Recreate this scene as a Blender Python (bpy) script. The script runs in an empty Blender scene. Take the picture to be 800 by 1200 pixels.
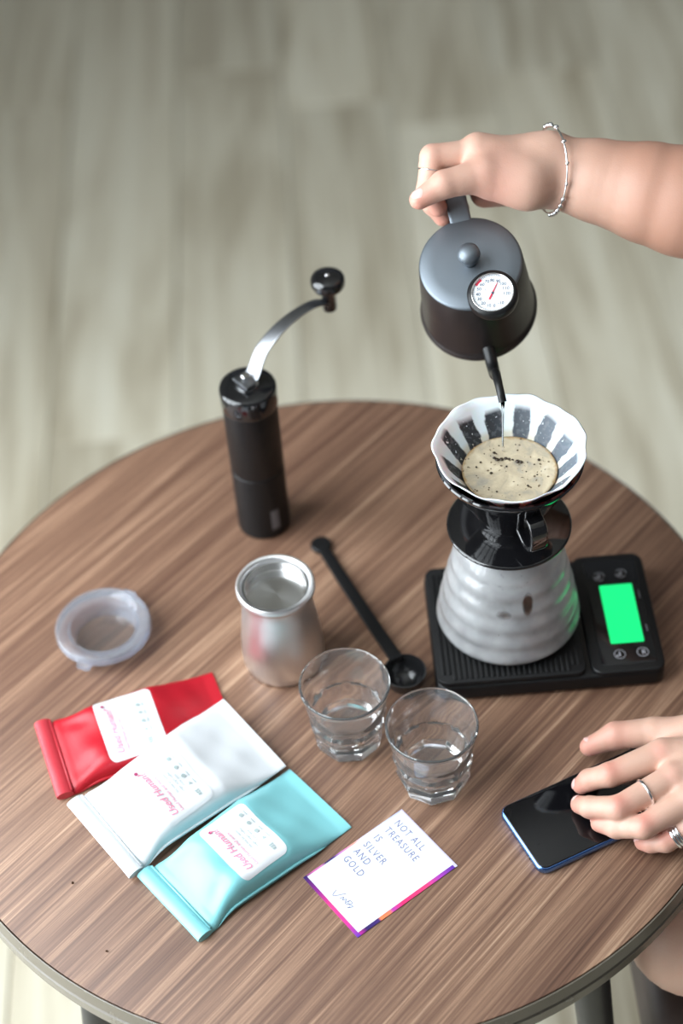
import bpy, bmesh, math, random
import numpy as np
from mathutils import Vector, Matrix
PI = math.pi
R = math.radians
scn = bpy.context.scene
C = scn.collection
TH = 0.58                                   # height of the table top above the floor

# ---------------------------------------------------------------- camera
CAM_H = 1.2642                              # lens above the table top
cd = bpy.data.cameras.new('camera')
cam = bpy.data.objects.new('camera', cd); C.objects.link(cam)
fw = Vector((0, 0.69124, -0.72262)); rt = Vector((0.99658, -0.05969, -0.05710)); up = Vector((0.08261, 0.72015, 0.68888))
cam.matrix_world = Matrix(((rt.x, up.x, -fw.x, 0), (rt.y, up.y, -fw.y, 0), (rt.z, up.z, -fw.z, TH + CAM_H), (0, 0, 0, 1)))
cd.sensor_fit = 'VERTICAL'; cd.sensor_height = 36; cd.lens = 2184.13 / 1200 * 36
cd.clip_start = 0.05
cd.dof.use_dof = True; cd.dof.focus_distance = 1.462; cd.dof.aperture_fstop = 2.4
scn.camera = cam

# ---------------------------------------------------------------- light
w = bpy.data.worlds.new('room_light'); scn.world = w; w.use_nodes = True
w.node_tree.nodes['Background'].inputs[0].default_value = (0.86, 0.93, 1.0, 1)
w.node_tree.nodes['Background'].inputs[1].default_value = 0.10

def area(name, loc, target, sx, sy, power, col):
    l = bpy.data.lights.new(name, 'AREA'); l.shape = 'RECTANGLE'; l.size = sx; l.size_y = sy
    l.energy = power; l.color = col
    o = bpy.data.objects.new(name, l); C.objects.link(o); o.location = loc
    o.rotation_euler = (Vector(target) - Vector(loc)).to_track_quat('-Z', 'Y').to_euler()
    return o
area('window_daylight', (-1.27, 0.72, 1.50), (-.3, .77, 1.25), 1.6, 2.6, 108, (0.88, 0.95, 1.0))

scn.view_settings.view_transform = 'Standard'
scn.view_settings.look = 'None'
scn.view_settings.gamma = 1
scn.view_settings.use_curve_mapping = False
scn.view_settings.exposure = 0.42

# ---------------------------------------------------------------- points unprojected from image pixels at assumed heights or depths (metres from a spot under the lens, z from table top)
P = {
    'grinder': (-0.0725, 1.2054, 0.0000), 'canister': (-0.0604, 1.0388, 0.0000), 'glass_l': (-0.0092, 0.9471, 0.0000), 'glass_r': (0.0575, 0.8983, 0.0000),
    'lid': (-0.2179, 1.0780, 0.0120), 'spoon_end': (-0.0213, 1.1664, 0.0040), 'spoon_bowl': (0.0421, 0.9979, 0.0090), 'crumb_a': (-0.2378, 0.8260, 0.0000),
    'crumb_b': (-0.2087, 0.7617, 0.0000), 'arm_end': (0.0046, 1.2661, 0.2050), 'kettle': (0.1303, 1.2092, 0.2344), 'kettle_lid': (0.1202, 1.1774, 0.3106),
    'tip': (0.1332, 1.0647, 0.2595), 'Rw': (0.1889, 1.2376, 0.3515), 'Rf1': (0.2289, 1.2246, 0.3460), 'Rf2': (0.2681, 1.2095, 0.3412),
    'Rf3': (0.2944, 1.2005, 0.3368), 'Rel': (0.4354, 1.1676, 0.3053), 'RiM': (0.1339, 1.2431, 0.3706), 'RiP': (0.0970, 1.2407, 0.3711),
    'RiD': (0.0909, 1.2246, 0.3515), 'RiT': (0.0986, 1.2209, 0.3355), 'RmM': (0.1354, 1.2575, 0.3553), 'RmP': (0.0971, 1.2531, 0.3538),
    'RmD': (0.0956, 1.2349, 0.3296), 'RmT': (0.1034, 1.2312, 0.3177), 'RrM': (0.1389, 1.2706, 0.3388), 'RrP': (0.1016, 1.2669, 0.3366),
    'RrD': (0.1015, 1.2488, 0.3151), 'RrT': (0.1155, 1.2470, 0.3079), 'RpM': (0.1451, 1.2809, 0.3238), 'RpP': (0.1132, 1.2795, 0.3210),
    'RpD': (0.1102, 1.2657, 0.3050), 'RpT': (0.1213, 1.2619, 0.3014), 'RtC': (0.1694, 1.2165, 0.3562), 'RtM': (0.1350, 1.2164, 0.3672),
    'RtI': (0.1028, 1.2088, 0.3669), 'RtT': (0.0822, 1.2020, 0.3590), 'Rhy0': (0.1750, 1.2463, 0.3321), 'Rhy1': (0.1409, 1.2571, 0.3189),
    'Rth1': (0.1435, 1.2185, 0.3582), 'Rnail': (0.0821, 1.1988, 0.3656), 'Rring': (0.0914, 1.2342, 0.3621), 'LtC': (0.2752, 0.8941, 0.0340),
    'LtM': (0.2385, 0.9044, 0.0300), 'LtI': (0.2078, 0.9071, 0.0260), 'LtT': (0.1860, 0.9040, 0.0180), 'LiM': (0.2398, 0.8732, 0.0420),
    'LiP': (0.1952, 0.8620, 0.0360), 'LiT0': (0.1798, 0.8657, 0.0260), 'LiT': (0.1741, 0.8670, 0.0180), 'LmM': (0.2439, 0.8480, 0.0440),
    'LmP': (0.1964, 0.8279, 0.0390), 'LmT0': (0.1763, 0.8383, 0.0280), 'LmT': (0.1700, 0.8483, 0.0180), 'LrM': (0.2510, 0.8276, 0.0420),
    'LrP': (0.2138, 0.8113, 0.0350), 'LrT0': (0.1943, 0.8192, 0.0250), 'LrT': (0.1827, 0.8291, 0.0180), 'LpM': (0.2623, 0.8146, 0.0360),
    'LpP': (0.2313, 0.8062, 0.0200), 'LpT0': (0.2204, 0.8104, 0.0130), 'LpT': (0.2152, 0.8140, 0.0095), 'Lw': (0.3114, 0.8623, 0.0400),
    'Lring': (0.2159, 0.8371, 0.0415), 'Lring3': (0.2379, 0.8119, 0.0260), 'Lk1': (0.2360, 0.8702, 0.0500), 'Lk2': (0.2404, 0.8457, 0.0500),
    'leg_a': (-0.2465, 0.7698, -0.1200), 'leg_b': (0.1870, 0.7445, -0.1000),
}
P = {k: Vector(v) + Vector((0, 0, TH)) for k, v in P.items()}

# ---------------------------------------------------------------- helpers
def tag(o, label=None, cat=None, group=None, kind=None):
    if label: o['label'] = label
    if cat: o['category'] = cat
    if group: o['group'] = group
    if kind: o['kind'] = kind
    return o

def empty(name, loc, label, cat, rz=0, group=None, mat=None):
    o = bpy.data.objects.new(name, None); C.objects.link(o); o.empty_display_size = 0.02
    if mat is not None: o.matrix_world = mat
    else: o.location = loc; o.rotation_euler = (0, 0, rz)
    return tag(o, label, cat, group)

def link(name, me, mat=None, parent=None, smooth=True, label=None, kind=None):
    if mat is not None:
        me.materials.clear(); me.materials.append(mat)
    if smooth is not None:
        me.shade_smooth() if smooth else me.shade_flat()
    o = bpy.data.objects.new(name, me); C.objects.link(o)
    if parent is not None: o.parent = parent
    if label: o['label'] = label
    if kind: o['kind'] = kind
    return o

def bmobj(name, bm, mat, parent=None, smooth=True, label=None, kind=None, sharp=None):
    bmesh.ops.recalc_face_normals(bm, faces=bm.faces)
    me = bpy.data.meshes.new(name); bm.to_mesh(me); bm.free()
    o = link(name, me, mat, parent, smooth, label, kind)
    if smooth and sharp: me.set_sharp_from_angle(angle=R(sharp))
    return o

def lathe(bm, prof, seg=64, mod=None, closed=False, M=None):
    """spin a list of (radius, z) about z"""
    rings = []
    for i, (r, z) in enumerate(prof):
        if r < 1e-6:
            v = bm.verts.new((0, 0, z)); rings.append([v]); continue
        ring = []
        for k in range(seg):
            a = 2 * PI * k / seg
            rr, zz = (r, z) if mod is None else mod(i, a, r, z)
            ring.append(bm.verts.new((rr * math.cos(a), rr * math.sin(a), zz)))
        rings.append(ring)
    n = len(rings)
    for i in range(n if closed else n - 1):
        a, b = rings[i], rings[(i + 1) % n]
        for k in range(seg):
            k2 = (k + 1) % seg
            if len(a) == 1 and len(b) == 1: continue
            if len(a) == 1: bm.faces.new((a[0], b[k], b[k2]))
            elif len(b) == 1: bm.faces.new((a[k], a[k2], b[0]))
            else: bm.faces.new((a[k], a[k2], b[k2], b[k]))
    if M is not None:
        bmesh.ops.transform(bm, matrix=M, verts=[v for r_ in rings for v in r_])
    return bm

def box(bm, x0, x1, y0, y1, z0, z1, bevel=0, seg=2):
    r = bmesh.ops.create_cube(bm, size=1)
    vs = r['verts']
    for v in vs:
        v.co = Vector(((x0 + x1) / 2 + v.co.x * (x1 - x0), (y0 + y1) / 2 + v.co.y * (y1 - y0), (z0 + z1) / 2 + v.co.z * (z1 - z0)))
    if bevel:
        es = list({e for v in vs for e in v.link_edges})
        bmesh.ops.bevel(bm, geom=es, offset=bevel, segments=seg, affect='EDGES', profile=0.6)

def rrect(x0, x1, y0, y1, r, n=6):
    pts = []
    for cx, cy, a0 in ((x1 - r, y1 - r, 0), (x0 + r, y1 - r, 90), (x0 + r, y0 + r, 180), (x1 - r, y0 + r, 270)):
        for i in range(n + 1):
            a = R(a0 + 90 * i / n); pts.append((cx + r * math.cos(a), cy + r * math.sin(a)))
    return pts

def inset_pts(pts, d):
    c = Vector((sum(p[0] for p in pts) / len(pts), sum(p[1] for p in pts) / len(pts)))
    n = len(pts); out = []
    for i in range(n):
        a = Vector(pts[i - 1]); b = Vector(pts[(i + 1) % n]); t = (b - a).normalized()
        nn = Vector((t.y, -t.x)); out.append(tuple(Vector(pts[i]) - nn * d))
    return out

def slab(bm, pts, z0, z1, ch=0.0):
    """prism of an outline (ccw) with a chamfered rim top and bottom"""
    lv = []
    if ch:
        lv = [(inset_pts(pts, ch), z0), (pts, z0 + ch), (pts, z1 - ch), (inset_pts(pts, ch * .35), z1 - ch * .3), (inset_pts(pts, ch), z1)]
    else: lv = [(pts, z0), (pts, z1)]
    rings = [[bm.verts.new((p[0], p[1], z)) for p in pp] for pp, z in lv]
    n = len(pts)
    for a, b in zip(rings, rings[1:]):
        for i in range(n): bm.faces.new((a[i], a[(i + 1) % n], b[(i + 1) % n], b[i]))
    bm.faces.new(list(reversed(rings[0]))); bm.faces.new(rings[-1])

def catmull(pts, n=8):
    pts = [Vector(p) for p in pts]; out = []
    q = [2 * pts[0] - pts[1]] + pts + [2 * pts[-1] - pts[-2]]
    for i in range(1, len(q) - 2):
        for k in range(n):
            t = k / n; a, b, c, d = q[i - 1], q[i], q[i + 1], q[i + 2]
            out.append(.5 * ((2 * b) + (c - a) * t + (2 * a - 5 * b + 4 * c - d) * t * t + (3 * b - a - 3 * c + d) * t ** 3))
    out.append(pts[-1]); return out

def sweep(bm, path, radii, seg=16, cap=True, section=None, upv=None):
    """tube along a path; section(a) -> (u, v) multiplies the radius for non-round sections"""
    path = [Vector(p) for p in path]
    if not hasattr(radii, '__len__'): radii = [radii] * len(path)
    rings = []; ref = Vector(upv) if upv is not None else None; nrm = None
    for i, p in enumerate(path):
        t = (path[min(i + 1, len(path) - 1)] - path[max(i - 1, 0)]).normalized()
        if ref is not None: u = (ref - ref.dot(t) * t).normalized()
        else:
            if nrm is None: nrm = Vector((0, 0, 1)) if abs(t.z) < .9 else Vector((1, 0, 0))
            u = (nrm - nrm.dot(t) * t).normalized(); nrm = u
        v = t.cross(u)
        ring = []
        for k in range(seg):
            a = 2 * PI * k / seg
            cu, cv = (math.cos(a), math.sin(a)) if section is None else section(a)
            ring.append(bm.verts.new(p + (u * cu + v * cv) * radii[i]))
        rings.append(ring)
    for a, b in zip(rings, rings[1:]):
        for k in range(seg): bm.faces.new((a[k], a[(k + 1) % seg], b[(k + 1) % seg], b[k]))
    if cap:
        bm.faces.new(rings[0]); bm.faces.new(rings[-1])
    return rings

def strap(wd, th):                           # flat strap section, radius 1
    def f(a):
        c, s = math.cos(a), math.sin(a)
        p = .35
        return (th * math.copysign(abs(c) ** p, c), wd * math.copysign(abs(s) ** p, s))
    return f

def text_bm(body, size, align='LEFT', bold=0.0, shear=0.0, spacing=1.0):
    cu = bpy.data.curves.new('lettering', 'FONT'); cu.body = body; cu.size = size
    cu.align_x = align; cu.resolution_u = 3; cu.offset = bold; cu.shear = shear; cu.space_character = spacing
    o = bpy.data.objects.new('lettering', cu); C.objects.link(o)
    me = bpy.data.meshes.new_from_object(o.evaluated_get(bpy.context.evaluated_depsgraph_get()))
    bm = bmesh.new(); bm.from_mesh(me)
    bpy.data.objects.remove(o); bpy.data.curves.remove(cu); bpy.data.meshes.remove(me)
    return bm

def add_bm(dst, src, M=None):
    me = bpy.data.meshes.new('tmp'); src.to_mesh(me); src.free()
    if M is not None: me.transform(M)
    dst.from_mesh(me); bpy.data.meshes.remove(me)

# ---------------------------------------------------------------- materials
def mat(name, col=(.5, .5, .5), rough=.5, metal=0, **kw):
    m = bpy.data.materials.new(name); m.use_nodes = True
    b = m.node_tree.nodes['Principled BSDF']
    b.inputs['Base Color'].default_value = (*col, 1); b.inputs['Roughness'].default_value = rough; b.inputs['Metallic'].default_value = metal
    for k, v in kw.items(): b.inputs[k.replace('_', ' ')].default_value = v
    return m

class NT:
    def __init__(s, m): s.t = m.node_tree; s.b = s.t.nodes['Principled BSDF']
    def n(s, typ, **kw):
        nd = s.t.nodes.new(typ)
        for k, v in kw.items():
            if k.startswith('_'): setattr(nd, k[1:], v)
            else: nd.inputs[k].default_value = v
        return nd
    def l(s, a, b): s.t.links.new(a, b)
    def coord(s, scale=(1, 1, 1), rot=(0, 0, 0), loc=(0, 0, 0), kind='Object'):
        tc = s.n('ShaderNodeTexCoord'); mp = s.n('ShaderNodeMapping', Scale=scale, Rotation=rot, Location=loc)
        s.l(tc.outputs[kind], mp.inputs[0]); return mp.outputs[0]
    def noise(s, vec, scale, detail=3, rough=.5, dist=0):
        nd = s.n('ShaderNodeTexNoise', Scale=scale, Detail=detail, Roughness=rough, Distortion=dist); s.l(vec, nd.inputs['Vector']); return nd.outputs['Fac']
    def ramp(s, fac, stops, interp='LINEAR'):
        nd = s.n('ShaderNodeValToRGB'); cr = nd.color_ramp; cr.interpolation = interp
        while len(cr.elements) < len(stops): cr.elements.new(.5)
        for e, (p, c) in zip(cr.elements, stops): e.position = p; e.color = (*c, 1) if len(c) == 3 else c
        s.l(fac, nd.inputs[0]); return nd.outputs[0]
    def mix(s, fac, a, b, mode='MIX'):
        nd = s.n('ShaderNodeMix', _data_type='RGBA', _blend_type=mode)
        for i, x in ((0, fac), (6, a), (7, b)):
            if hasattr(x, 'links'): s.l(x, nd.inputs[i])
            else: nd.inputs[i].default_value = x if not isinstance(x, tuple) else (*x[:3], 1)
        return nd.outputs[2]
    def math(s, op, a, b=0.0, clamp=False):
        nd = s.n('ShaderNodeMath', _operation=op, _use_clamp=clamp)
        for i, x in ((0, a), (1, b)):
            if hasattr(x, 'links'): s.l(x, nd.inputs[i])
            else: nd.inputs[i].default_value = x
        return nd.outputs[0]
    def bump(s, h, dist=.001, strength=.5):
        nd = s.n('ShaderNodeBump', Strength=strength, Distance=dist); s.l(h, nd.inputs['Height']); s.l(nd.outputs[0], s.b.inputs['Normal'])

def wood_table():
    m = mat('walnut_laminate', rough=.38); t = NT(m)
    rz = -R(46)
    v = t.coord(rot=(0, 0, rz)); 
    mp = lambda sc: (lambda nd: (t.l(v, nd.inputs[0]), nd.outputs[0])[1])(t.n('ShaderNodeMapping', Scale=sc))
    fine = t.noise(mp((7, 640, 1)), 1.0, 4, .6)
    mid = t.noise(mp((3.0, 150, 1)), 1.0, 3, .55, .15)
    big = t.noise(mp((1.3, 14, 1)), 1.0, 2)
    pores = t.noise(mp((60, 1500, 1)), 1.0, 2)
    f = t.math('ADD', t.math('MULTIPLY', fine, .42), t.math('ADD', t.math('MULTIPLY', mid, .42), t.math('MULTIPLY', big, .16)))
    col = t.ramp(f, [(.34, (.080, .037, .024)), (.44, (.150, .077, .049)), (.51, (.215, .118, .075)), (.58, (.33, .195, .125)), (.66, (.50, .33, .22))])
    col = t.mix(t.math('MULTIPLY', t.math('LESS_THAN', pores, .40), .25), col, (.10, .06, .045))
    t.l(col, t.b.inputs['Base Color']); t.bump(fine, .0004, .25)
    t.l(t.math('ADD', t.math('MULTIPLY', fine, .15), .36), t.b.inputs['Roughness'])
    return m

def wood_floor():
    m = mat('pale_oak_boards', rough=.42); t = NT(m)
    oi = t.n('ShaderNodeObjectInfo')
    tc = t.n('ShaderNodeTexCoord')
    off = t.n('ShaderNodeVectorMath', _operation='SCALE'); t.l(oi.outputs['Location'], off.inputs[0]); off.inputs['Scale'].default_value = 7.3
    add = t.n('ShaderNodeVectorMath', _operation='ADD'); t.l(tc.outputs['Object'], add.inputs[0]); t.l(off.outputs[0], add.inputs[1])
    mp = lambda sc: (lambda nd: (t.l(add.outputs[0], nd.inputs[0]), nd.outputs[0])[1])(t.n('ShaderNodeMapping', Scale=sc))
    g = t.noise(mp((22, 1.1, 1)), 1.0, 4, .6, .9)
    h = t.noise(mp((6, .8, 1)), 1.0, 3, .5, 2.6)
    fine = t.noise(mp((160, 4, 1)), 1.0, 3)
    f = t.math('ADD', t.math('MULTIPLY', g, .45), t.math('ADD', t.math('MULTIPLY', h, .45), t.math('MULTIPLY', fine, .1)))
    col = t.ramp(f, [(.30, (.34, .285, .19)), (.42, (.52, .465, .35)), (.50, (.66, .61, .48)), (.62, (.76, .72, .59)), (.74, (.80, .77, .66))])
    rnd = t.math('ADD', t.math('MULTIPLY', oi.outputs['Random'], .16), .90)
    vv = t.n('ShaderNodeVectorMath', _operation='SCALE'); t.l(col, vv.inputs[0]); t.l(rnd, vv.inputs['Scale'])
    t.l(vv.outputs[0], t.b.inputs['Base Color']); t.bump(g, .0006, .2)
    return m

def satin(name, col, rough=.35, sc=60, amp=.12, metal=0, **kw):
    m = mat(name, col, rough, metal, **kw); t = NT(m)
    n = t.noise(t.coord(), sc, 4)
    t.l(t.math('ADD', t.math('MULTIPLY', n, amp), rough - amp / 2), t.b.inputs['Roughness'])
    return m

M_table = wood_table(); M_floor = wood_floor()
M_edge = satin('dark_edge_band', (.16, .14, .11), .26, 30, .1)
M_blackm = satin('black_powder_coat', (.006, .006, .0065), .42, 200, .1, Specular_IOR_Level=.3)
M_leg = satin('black_leg', (.02, .02, .02), .4)
M_gloss = mat('black_glaze', (.006, .006, .007), .06, Coat_Weight=.6, Coat_Roughness=.03)
M_kbody = satin('kettle_black_brown', (.016, .012, .012), .36, 400, .06)
M_klid = satin('kettle_lid_slate', (.165, .19, .215), .46, 400, .06, metal=.8)
M_steel = mat('brushed_steel', (.80, .80, .80), .40, 1.0, Anisotropic=.6)
t = NT(M_steel); t.bump(t.noise(t.coord(scale=(60, 60, 900)), 1.0, 3), .0002, .15)
M_steeld = mat('dark_steel_strap', (.30, .31, .33), .30, 1.0)
M_silver = mat('silver', (.86, .86, .87), .14, 1.0)
M_plblack = satin('black_plastic', (.007, .007, .0075), .38, 120, .1, Specular_IOR_Level=.35)
M_rib = satin('matt_black_rubber', (.008, .008, .0085), .55, 200, .1, Specular_IOR_Level=.3)
M_panel = mat('gloss_black_panel', (.010, .010, .011), .12)
M_icon = mat('pale_grey_print', (.42, .42, .46), .4)
M_green = mat('green_backlit_screen', (0, 0, 0), .3); M_green.node_tree.nodes['Principled BSDF'].inputs['Emission Color'].default_value = (.008, .86, .225, 1)
M_green.node_tree.nodes['Principled BSDF'].inputs['Emission Strength'].default_value = .95
M_glass = mat('clear_glass', (1, 1, 1), .0, Transmission_Weight=.965, IOR=1.50)
M_water = mat('clear_water', (1, 1, 1), .0, Transmission_Weight=1.0, IOR=1.33)
M_white = satin('white_label_paper', (.76, .78, .81), .5)
M_pink = mat('pink_print', (.78, .28, .40), .6)
M_grey = mat('grey_green_print', (.38, .46, .46), .6)
M_navy = mat('navy_print', (.17, .18, .34), .6)
M_purple = mat('purple_print', (.20, .07, .30), .6)
M_seat = satin('dark_brown_seat', (.035, .022, .018), .6, 60)

# ---------------------------------------------------------------- setting: floor of planks, left wall with its window
fl = bpy.data.objects.new('floor', None); C.objects.link(fl); fl['kind'] = 'structure'
bm = bmesh.new(); box(bm, -2.4, 2.6, -1.2, 5.4, -.03, -.0125); o = bmobj('subfloor', bm, mat('subfloor_grey', (.08, .07, .06), .8), fl, False)
PW, PL = .185, 1.25
bm = bmesh.new(); box(bm, -PW / 2 + .0008, PW / 2 - .0008, -PL / 2 + .0008, PL / 2 - .0008, -.012, 0, .0012, 1)
bmesh.ops.recalc_face_normals(bm, faces=bm.faces)
pm = bpy.data.meshes.new('plank'); bm.to_mesh(pm); bm.free(); pm.materials.append(M_floor)
random.seed(4)
for i in range(-12, 14):
    offy = random.random() * PL
    for j in range(-1, 6):
        y = -.6 + offy + j * PL
        o = bpy.data.objects.new('plank', pm); C.objects.link(o); o.parent = fl; o.location = (i * PW + .05, y, 0)

wallm = satin('off_white_wall_paint', (.74, .73, .70), .7, 20)
wl = bpy.data.objects.new('wall_left', None); C.objects.link(wl); wl['kind'] = 'structure'
WX0, WX1, WY0, WY1, WZ0, WZ1 = -1.20, -1.05, -.10, 1.54, .14, 2.80
bm = bmesh.new(); box(bm, WX0, WX1, -1.2, WY0, 0, 3.1); bmobj('wall_panel', bm, wallm, wl, False)
bm = bmesh.new(); box(bm, WX0, WX1, WY1, 5.4, 0, 3.1); bmobj('wall_panel', bm, wallm, wl, False)
bm = bmesh.new(); box(bm, WX0, WX1, WY0, WY1, 0, WZ0); bmobj('wall_panel', bm, wallm, wl, False)
bm = bmesh.new(); box(bm, WX0, WX1, WY0, WY1, WZ1, 3.1); bmobj('wall_panel', bm, wallm, wl, False)
bm = bmesh.new(); box(bm, -1.20, 2.6, -1.2, 5.4, 3.101, 3.16); o = bmobj('ceiling', bm, wallm, None, False, kind='structure')
wf = bpy.data.objects.new('window_1', None); C.objects.link(wf); wf['kind'] = 'structure'
M_frame = satin('white_window_frame', (.7, .7, .7), .5)
for k in range(5):
    y = WY0 + (WY1 - WY0) * k / 4
    bm = bmesh.new(); box(bm, -1.17, -1.10, y - .03, y + .03, WZ0 + .001, WZ1 - .001, .004, 1); bmobj('window_bar', bm, M_frame, wf, False)
for k in range(3):
    z = WZ0 + .03 + (WZ1 - WZ0 - .06) * k / 2
    for q in range(4):
        y0 = WY0 + (WY1 - WY0) * q / 4 + .03; y1 = WY0 + (WY1 - WY0) * (q + 1) / 4 - .03
        bm = bmesh.new(); box(bm, -1.16, -1.11, y0, y1, z - .028, z + .028); bmobj('window_bar', bm, M_frame, wf, False)

# ---------------------------------------------------------------- round table
TC = Vector((-.0185, 1.0134, TH)); TR = .350
tb = empty('round_table', (TC.x, TC.y, 0), 'round wooden coffee table with streaky brown top and dark banded edge', 'table')
bm = bmesh.new(); lathe(bm, [(0, TH - .0285), (TR - .001, TH - .0285), (TR - .001, TH - .0003), (TR - .0016, TH), (0, TH)], 160)
o = bmobj('tabletop', bm, M_table, tb, True, sharp=30)
bm = bmesh.new(); lathe(bm, [(TR, TH - .0288), (TR, TH - .0006), (TR + .0004, TH - .0001), (TR + .0012, TH - .0004), (TR + .0034, TH - .0115), (TR + .0016, TH - .0128), (TR + .0016, TH - .0145), (TR + .0036, TH - .0158), (TR + .0036, TH - .0270), (TR + .0020, TH - .0288)], 160, closed=True)
bmobj('edge_band', bm, M_edge, tb, True, sharp=35, label='dark grooved edge band')
bm = bmesh.new(); lathe(bm, [(.10, TH - .0288), (.322, TH - .0288), (.322, TH - .040), (.10, TH - .040)], 64)
bmobj('apron', bm, M_leg, tb, True, sharp=35)
for key, foot in (('leg_a', None), ('leg_b', None), ('c', (.25, .34)), ('d', (-.27, .36))):
    if foot is None:
        d = Vector((P[key].x - TC.x, P[key].y - TC.y, 0)); zz = TH - P[key].z
        rr = d.length; d.normalize(); s = .20
    else: d = Vector((foot[0], foot[1], 0)).normalized(); s = .20
    top = d * .302; bot = d * (.302 + s * .40)
    bm = bmesh.new(); sweep(bm, [top + Vector((0, 0, TH - .040)), bot + Vector((0, 0, .004))], [.0165, .0115], 20)
    bmobj('leg', bm, M_leg, tb, True, sharp=40)
# ---------------------------------------------------------------- hand grinder
g = empty('coffee_grinder', P['grinder'], 'tall black cylindrical hand coffee grinder with curved crank arm', 'grinder')
GR, GH = .0243, .1735
bm = bmesh.new(); lathe(bm, [(0, 0), (GR - .002, 0), (GR, .002), (GR, .0755), (GR - .0006, .0762), (GR - .0006, .077), (0, .077)], 64)
bmobj('grounds_chamber', bm, M_blackm, g, True, sharp=40)
bm = bmesh.new(); lathe(bm, [(0, .0772), (GR - .0006, .0772), (GR, .078), (GR, .152), (0, .152)], 64)
bmobj('body', bm, M_blackm, g, True, sharp=40)
bm = bmesh.new(); lathe(bm, [(0, .1522), (GR + .0006, .1522), (GR + .0010, .154), (GR + .0010, GH - .003), (GR + .0002, GH - .0008), (GR - .0015, GH), (.010, GH + .0006), (0, GH + .0006)], 64)
bmobj('cap', bm, M_gloss, g, True, sharp=60)
bm = bmesh.new(); lathe(bm, [(0, GH), (.0098, GH), (.0098, GH + .002), (.0045, GH + .0026), (.0045, GH + .0045), (0, GH + .0045)], 32)
bmobj('washer', bm, M_silver, g, True, sharp=40)
e = P['arm_end'] - P['grinder']; h2 = Vector((e.x, e.y, 0)); L2 = h2.length; h2.normalize(); z0 = GH + .0058
armp = catmull([h2 * -.008 + Vector((0, 0, z0)), Vector((0, 0, z0)), h2 * .008 + Vector((0, 0, z0 + .003)), h2 * L2 * .22 + Vector((0, 0, z0 + .0235)), h2 * L2 * .5 + Vector((0, 0, z0 + .036)), h2 * (L2 * .82) + Vector((0, 0, z0 + .037)), h2 * (L2 + .004) + Vector((0, 0, e.z))], 8)
nn = len(armp)
bm = bmesh.new(); sweep(bm, armp, [1 - .45 * min(1, i / nn * 1.3) for i in range(nn)], 16, section=strap(.0100, .0013), upv=(0, 0, 1))
bmobj('crank_arm', bm, M_steeld, g, True, sharp=40)
bm = bmesh.new(); lathe(bm, [(0, z0 + .001), (.0045, z0 + .001), (.0045, z0 + .0045), (.0038, z0 + .0055), (0, z0 + .0055)], 6)
bmobj('crank_nut', bm, M_silver, g, False)
kb = bmesh.new(); lathe(kb, [(0, -.004), (.0062, -.004), (.0068, 0), (.0066, .013), (.0105, .0185), (.0145, .0215), (.0152, .0245), (.0150, .0290), (.0138, .0315), (.0105, .0330), (0, .0335)], 40)
kn = bmobj('crank_knob', kb, M_gloss, g, True, sharp=50); kn.location = e
bm = bmesh.new(); lathe(bm, [(0, .0334), (.0022, .0334), (.0020, .0341), (0, .0342)], 16)
o = bmobj('knob_pin', bm, M_silver, kn, True)
# small grey printed plate low on the right of the body
bm = bmesh.new(); a0 = R(-62)
grid = [[bm.verts.new(((GR + .0003) * math.cos(a0 + (i - 3) * .055), (GR + .0003) * math.sin(a0 + (i - 3) * .055), .012 + j * .024)) for i in range(7)] for j in range(2)]
for i in range(6): bm.faces.new((grid[0][i], grid[0][i + 1], grid[1][i + 1], grid[1][i]))
bmobj('side_plate', bm, mat('grey_side_print', (.12, .12, .13), .35), g, True, label='small grey rectangular mark')

# ---------------------------------------------------------------- steel canister
g = empty('steel_canister', P['canister'], 'brushed steel canister with wide rim and recessed round lid', 'canister')
bm = bmesh.new(); lathe(bm, [(0, .0005), (.030, .0005), (.0335, .002), (.0352, .007), (.0355, .014), (.0345, .035), (.0318, .06), (.0296, .078), (.0288, .087), (.0292, .0895), (.0325, .091), (.0335, .0935), (.0335, .0975), (.0322, .0995), (.0302, .0995), (.0290, .0985), (.0272, .094), (.0272, .06), (.030, .01), (0, .006)], 96)
bmobj('body', bm, M_steel, g, True, sharp=45)
M_steel2 = mat('turned_steel_lid', (.70, .70, .70), .22, 1.0, Anisotropic=.8)
t = NT(M_steel2); tg = t.n('ShaderNodeTangent', _direction_type='RADIAL', _axis='Z'); t.l(tg.outputs[0], t.b.inputs['Tangent'])
bm = bmesh.new(); lathe(bm, [(0, .0845), (.0268, .0845), (.0270, .0860), (.0270, .0955), (.0262, .0955), (.0262, .0868), (.0255, .0862), (0, .0862)], 96)
bmobj('lid', bm, M_steel2, g, True, sharp=40)

# ---------------------------------------------------------------- translucent plastic lid
M_clearpl = mat('cloudy_clear_plastic', (.74, .77, .85), .05, Transmission_Weight=.84, IOR=1.42)
pl = P['lid'].copy(); pl.z = TH
g = empty('plastic_lid', pl, 'cloudy clear plastic ring lid lying left of the steel canister', 'lid', R(10))
bm = bmesh.new(); lathe(bm, [(.0262, .0006), (.0285, .0006), (.0300, .003), (.0305, .013), (.0325, .0150), (.0405, .0150), (.0418, .0135), (.0424, .0135), (.0424, .0195), (.0410, .0212), (.0335, .0200), (.0318, .0178), (.0293, .0178), (.0280, .015), (.0275, .005), (.0262, .0026)], 96, closed=True)
bmobj('rim', bm, M_clearpl, g, True, sharp=50)
bm = bmesh.new(); lathe(bm, [(0, .0008), (.0261, .0008), (.0261, .0020), (0, .0020)], 64)
bmobj('window_disc', bm, M_glass, g, True, sharp=40)
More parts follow.
